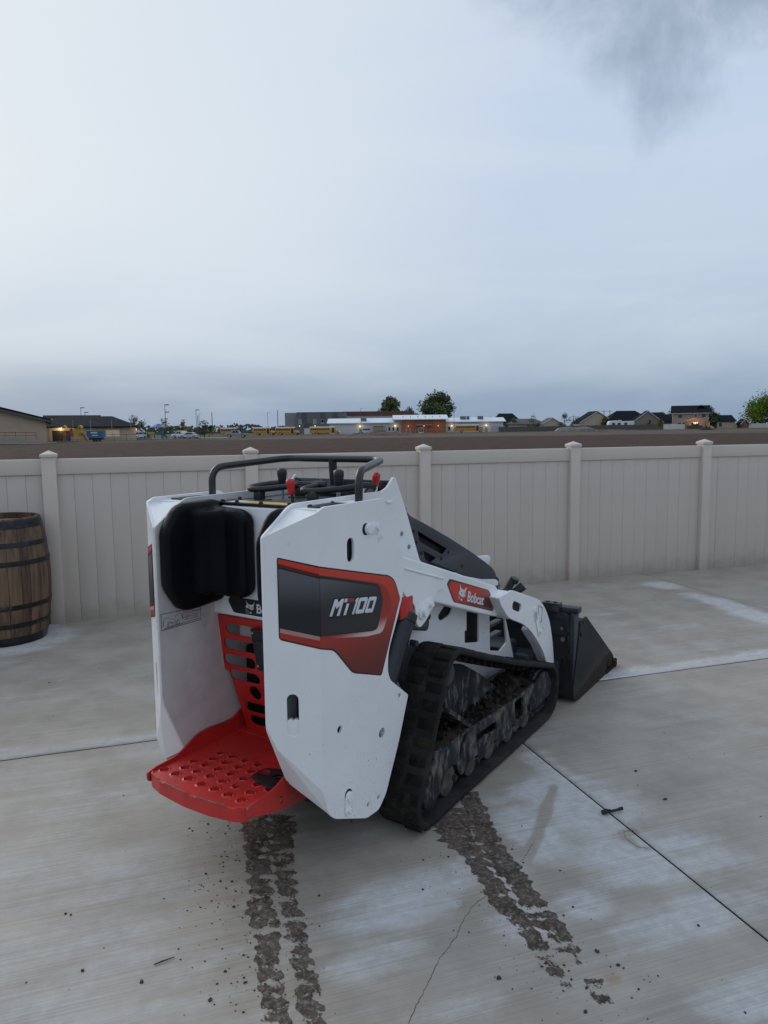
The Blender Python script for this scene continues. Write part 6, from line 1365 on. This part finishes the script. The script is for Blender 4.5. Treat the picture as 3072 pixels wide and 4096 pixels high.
def far_fence(label, X0, X1, Y0, Y1, H, m, step=2.6, name='wooden_fence'):
    t = thing(name, label, 'fence', at(X0, Y0)); L = math.hypot(X1-X0, Y1-Y0); t.rotation_euler.z = math.atan2(Y1-Y0, X1-X0); n = int(L/step); bd = None
    for k in range(n):
        x = k*step; dz = T0(X0+(X1-X0)*k/n, Y0+(Y1-Y0)*k/n)-T0(X0, Y0)
        if bd is None: bd = part('panel', m, t, ((.02, -.02, -.2), (step-.02, .02, H))); bd.location.z = 0; ps = part('post', m, t, ((-.07, -.08, -.2), (.07, .06, H+.1)))
        else:
            o = link('panel', bd.data, None, t); o.location = (x, 0, dz+random.uniform(-.06, .06)); o = link('post', ps.data, None, t); o.location = (x, 0, dz)
far_fence('long weathered grey wooden fence in front of the houses', 42, 96.5, 272, 259, 1.85, woodp); far_fence('short white vinyl fence left of the two storey house', 97, 104, 259, 257.5, 1.75, trimw, 2.3, 'white_fence'); far_fence('grey wooden fence in front of the two storey house patio', 104.3, 112, 257, 256, 1.2, woodp); far_fence('pale fence at the foot of the big bright tree', 128, 146, 262, 258, 1.5, sidingw, 2.4, 'white_fence')
mb = MB(); bm = bmesh.new()
mb.prism([(-7, 0), (-5.5, 1.0), (-2, 1.5), (1, 1.35), (4, 1.5), (6, .9), (7, 0)], lambda a, b, c: (a, c, b), -1, 1); tag(mb.build('tarp_pile', mat('pale tarp', (.30, .30, .29), .8, var=.2, vscale=.6), None), 'long pale covered pile in front of the wooden fence', 'tarp').location = at(67, 262)
def mound(label, X, Y, w, d, h, m, seed):
    n = 22; vs = []; fs = []
    for j in range(n+1):
        for i in range(n+1):
            a = i/n*2-1; b = j/n*2-1; r = math.hypot(a, b); z = max(0, 1-r)**.8*h*(.75+.8*noise.noise((a*3, b*3, seed)))+.10*h*noise.noise((a*9, b*9, seed)) if r < 1 else -.15
            vs.append((a*w/2, b*d/2, z))
    for j in range(n):
        for i in range(n): fs.append((j*(n+1)+i, j*(n+1)+i+1, (j+1)*(n+1)+i+1, (j+1)*(n+1)+i))
    me = bpy.data.meshes.new('mound'); me.from_pydata(vs, [], fs); o = finish('soil_mound', me, m, None, 60); o.location = at(X, Y); tag(o, label, 'mound', 'soil mounds on the field edge')
brn = mat('mound soil', (.11, .085, .068), .95, var=.3, vscale=.8, bump=.5, bscale=3); dkm = mat('dark manure', (.022, .019, .017), .95, var=.3, vscale=1)
mound('rubbly brown soil bank in front of the brick school', .5, 205, 16, 7, 1.9, brn, 1.); mound('low brown soil heap left of the rubbly bank', -6.5, 208, 10, 6, 1.1, brn, 4.); mound('small dark heap on the pale strip before the houses', 88.5, 205, 4.2, 3, 1.15, dkm, 2.)
mound('flat brown soil ridge under the pale covered pile', 62, 220, 30, 5, 1.0, brn, 7.)
# swing frame by the shed
sw_ = thing('swing_frame', 'wooden swing frame leaning beside the small shed', 'swing', at(121.5, 255)); mb = MB()
for x in (-2, 2):
    for y in (-1, 1): mb.cyl((x, y, -.1), (x*.8, 0, 2.3), .07, 6)
mb.cyl((-1.8, 0, 2.3), (1.8, 0, 2.3), .08, 6); mb.build('frame', mat('swing wood', (.25, .17, .10), .8), sw_); part('seat', busb, sw_, ((-.4, -.15, .5), (.1, .15, .55))); mb = MB(); mb.cyl((-.4, 0, .55), (-.4, 0, 2.3), .02, 4); mb.cyl((.1, 0, .55), (.1, 0, 2.3), .02, 4); mb.build('chain', polem, sw_)
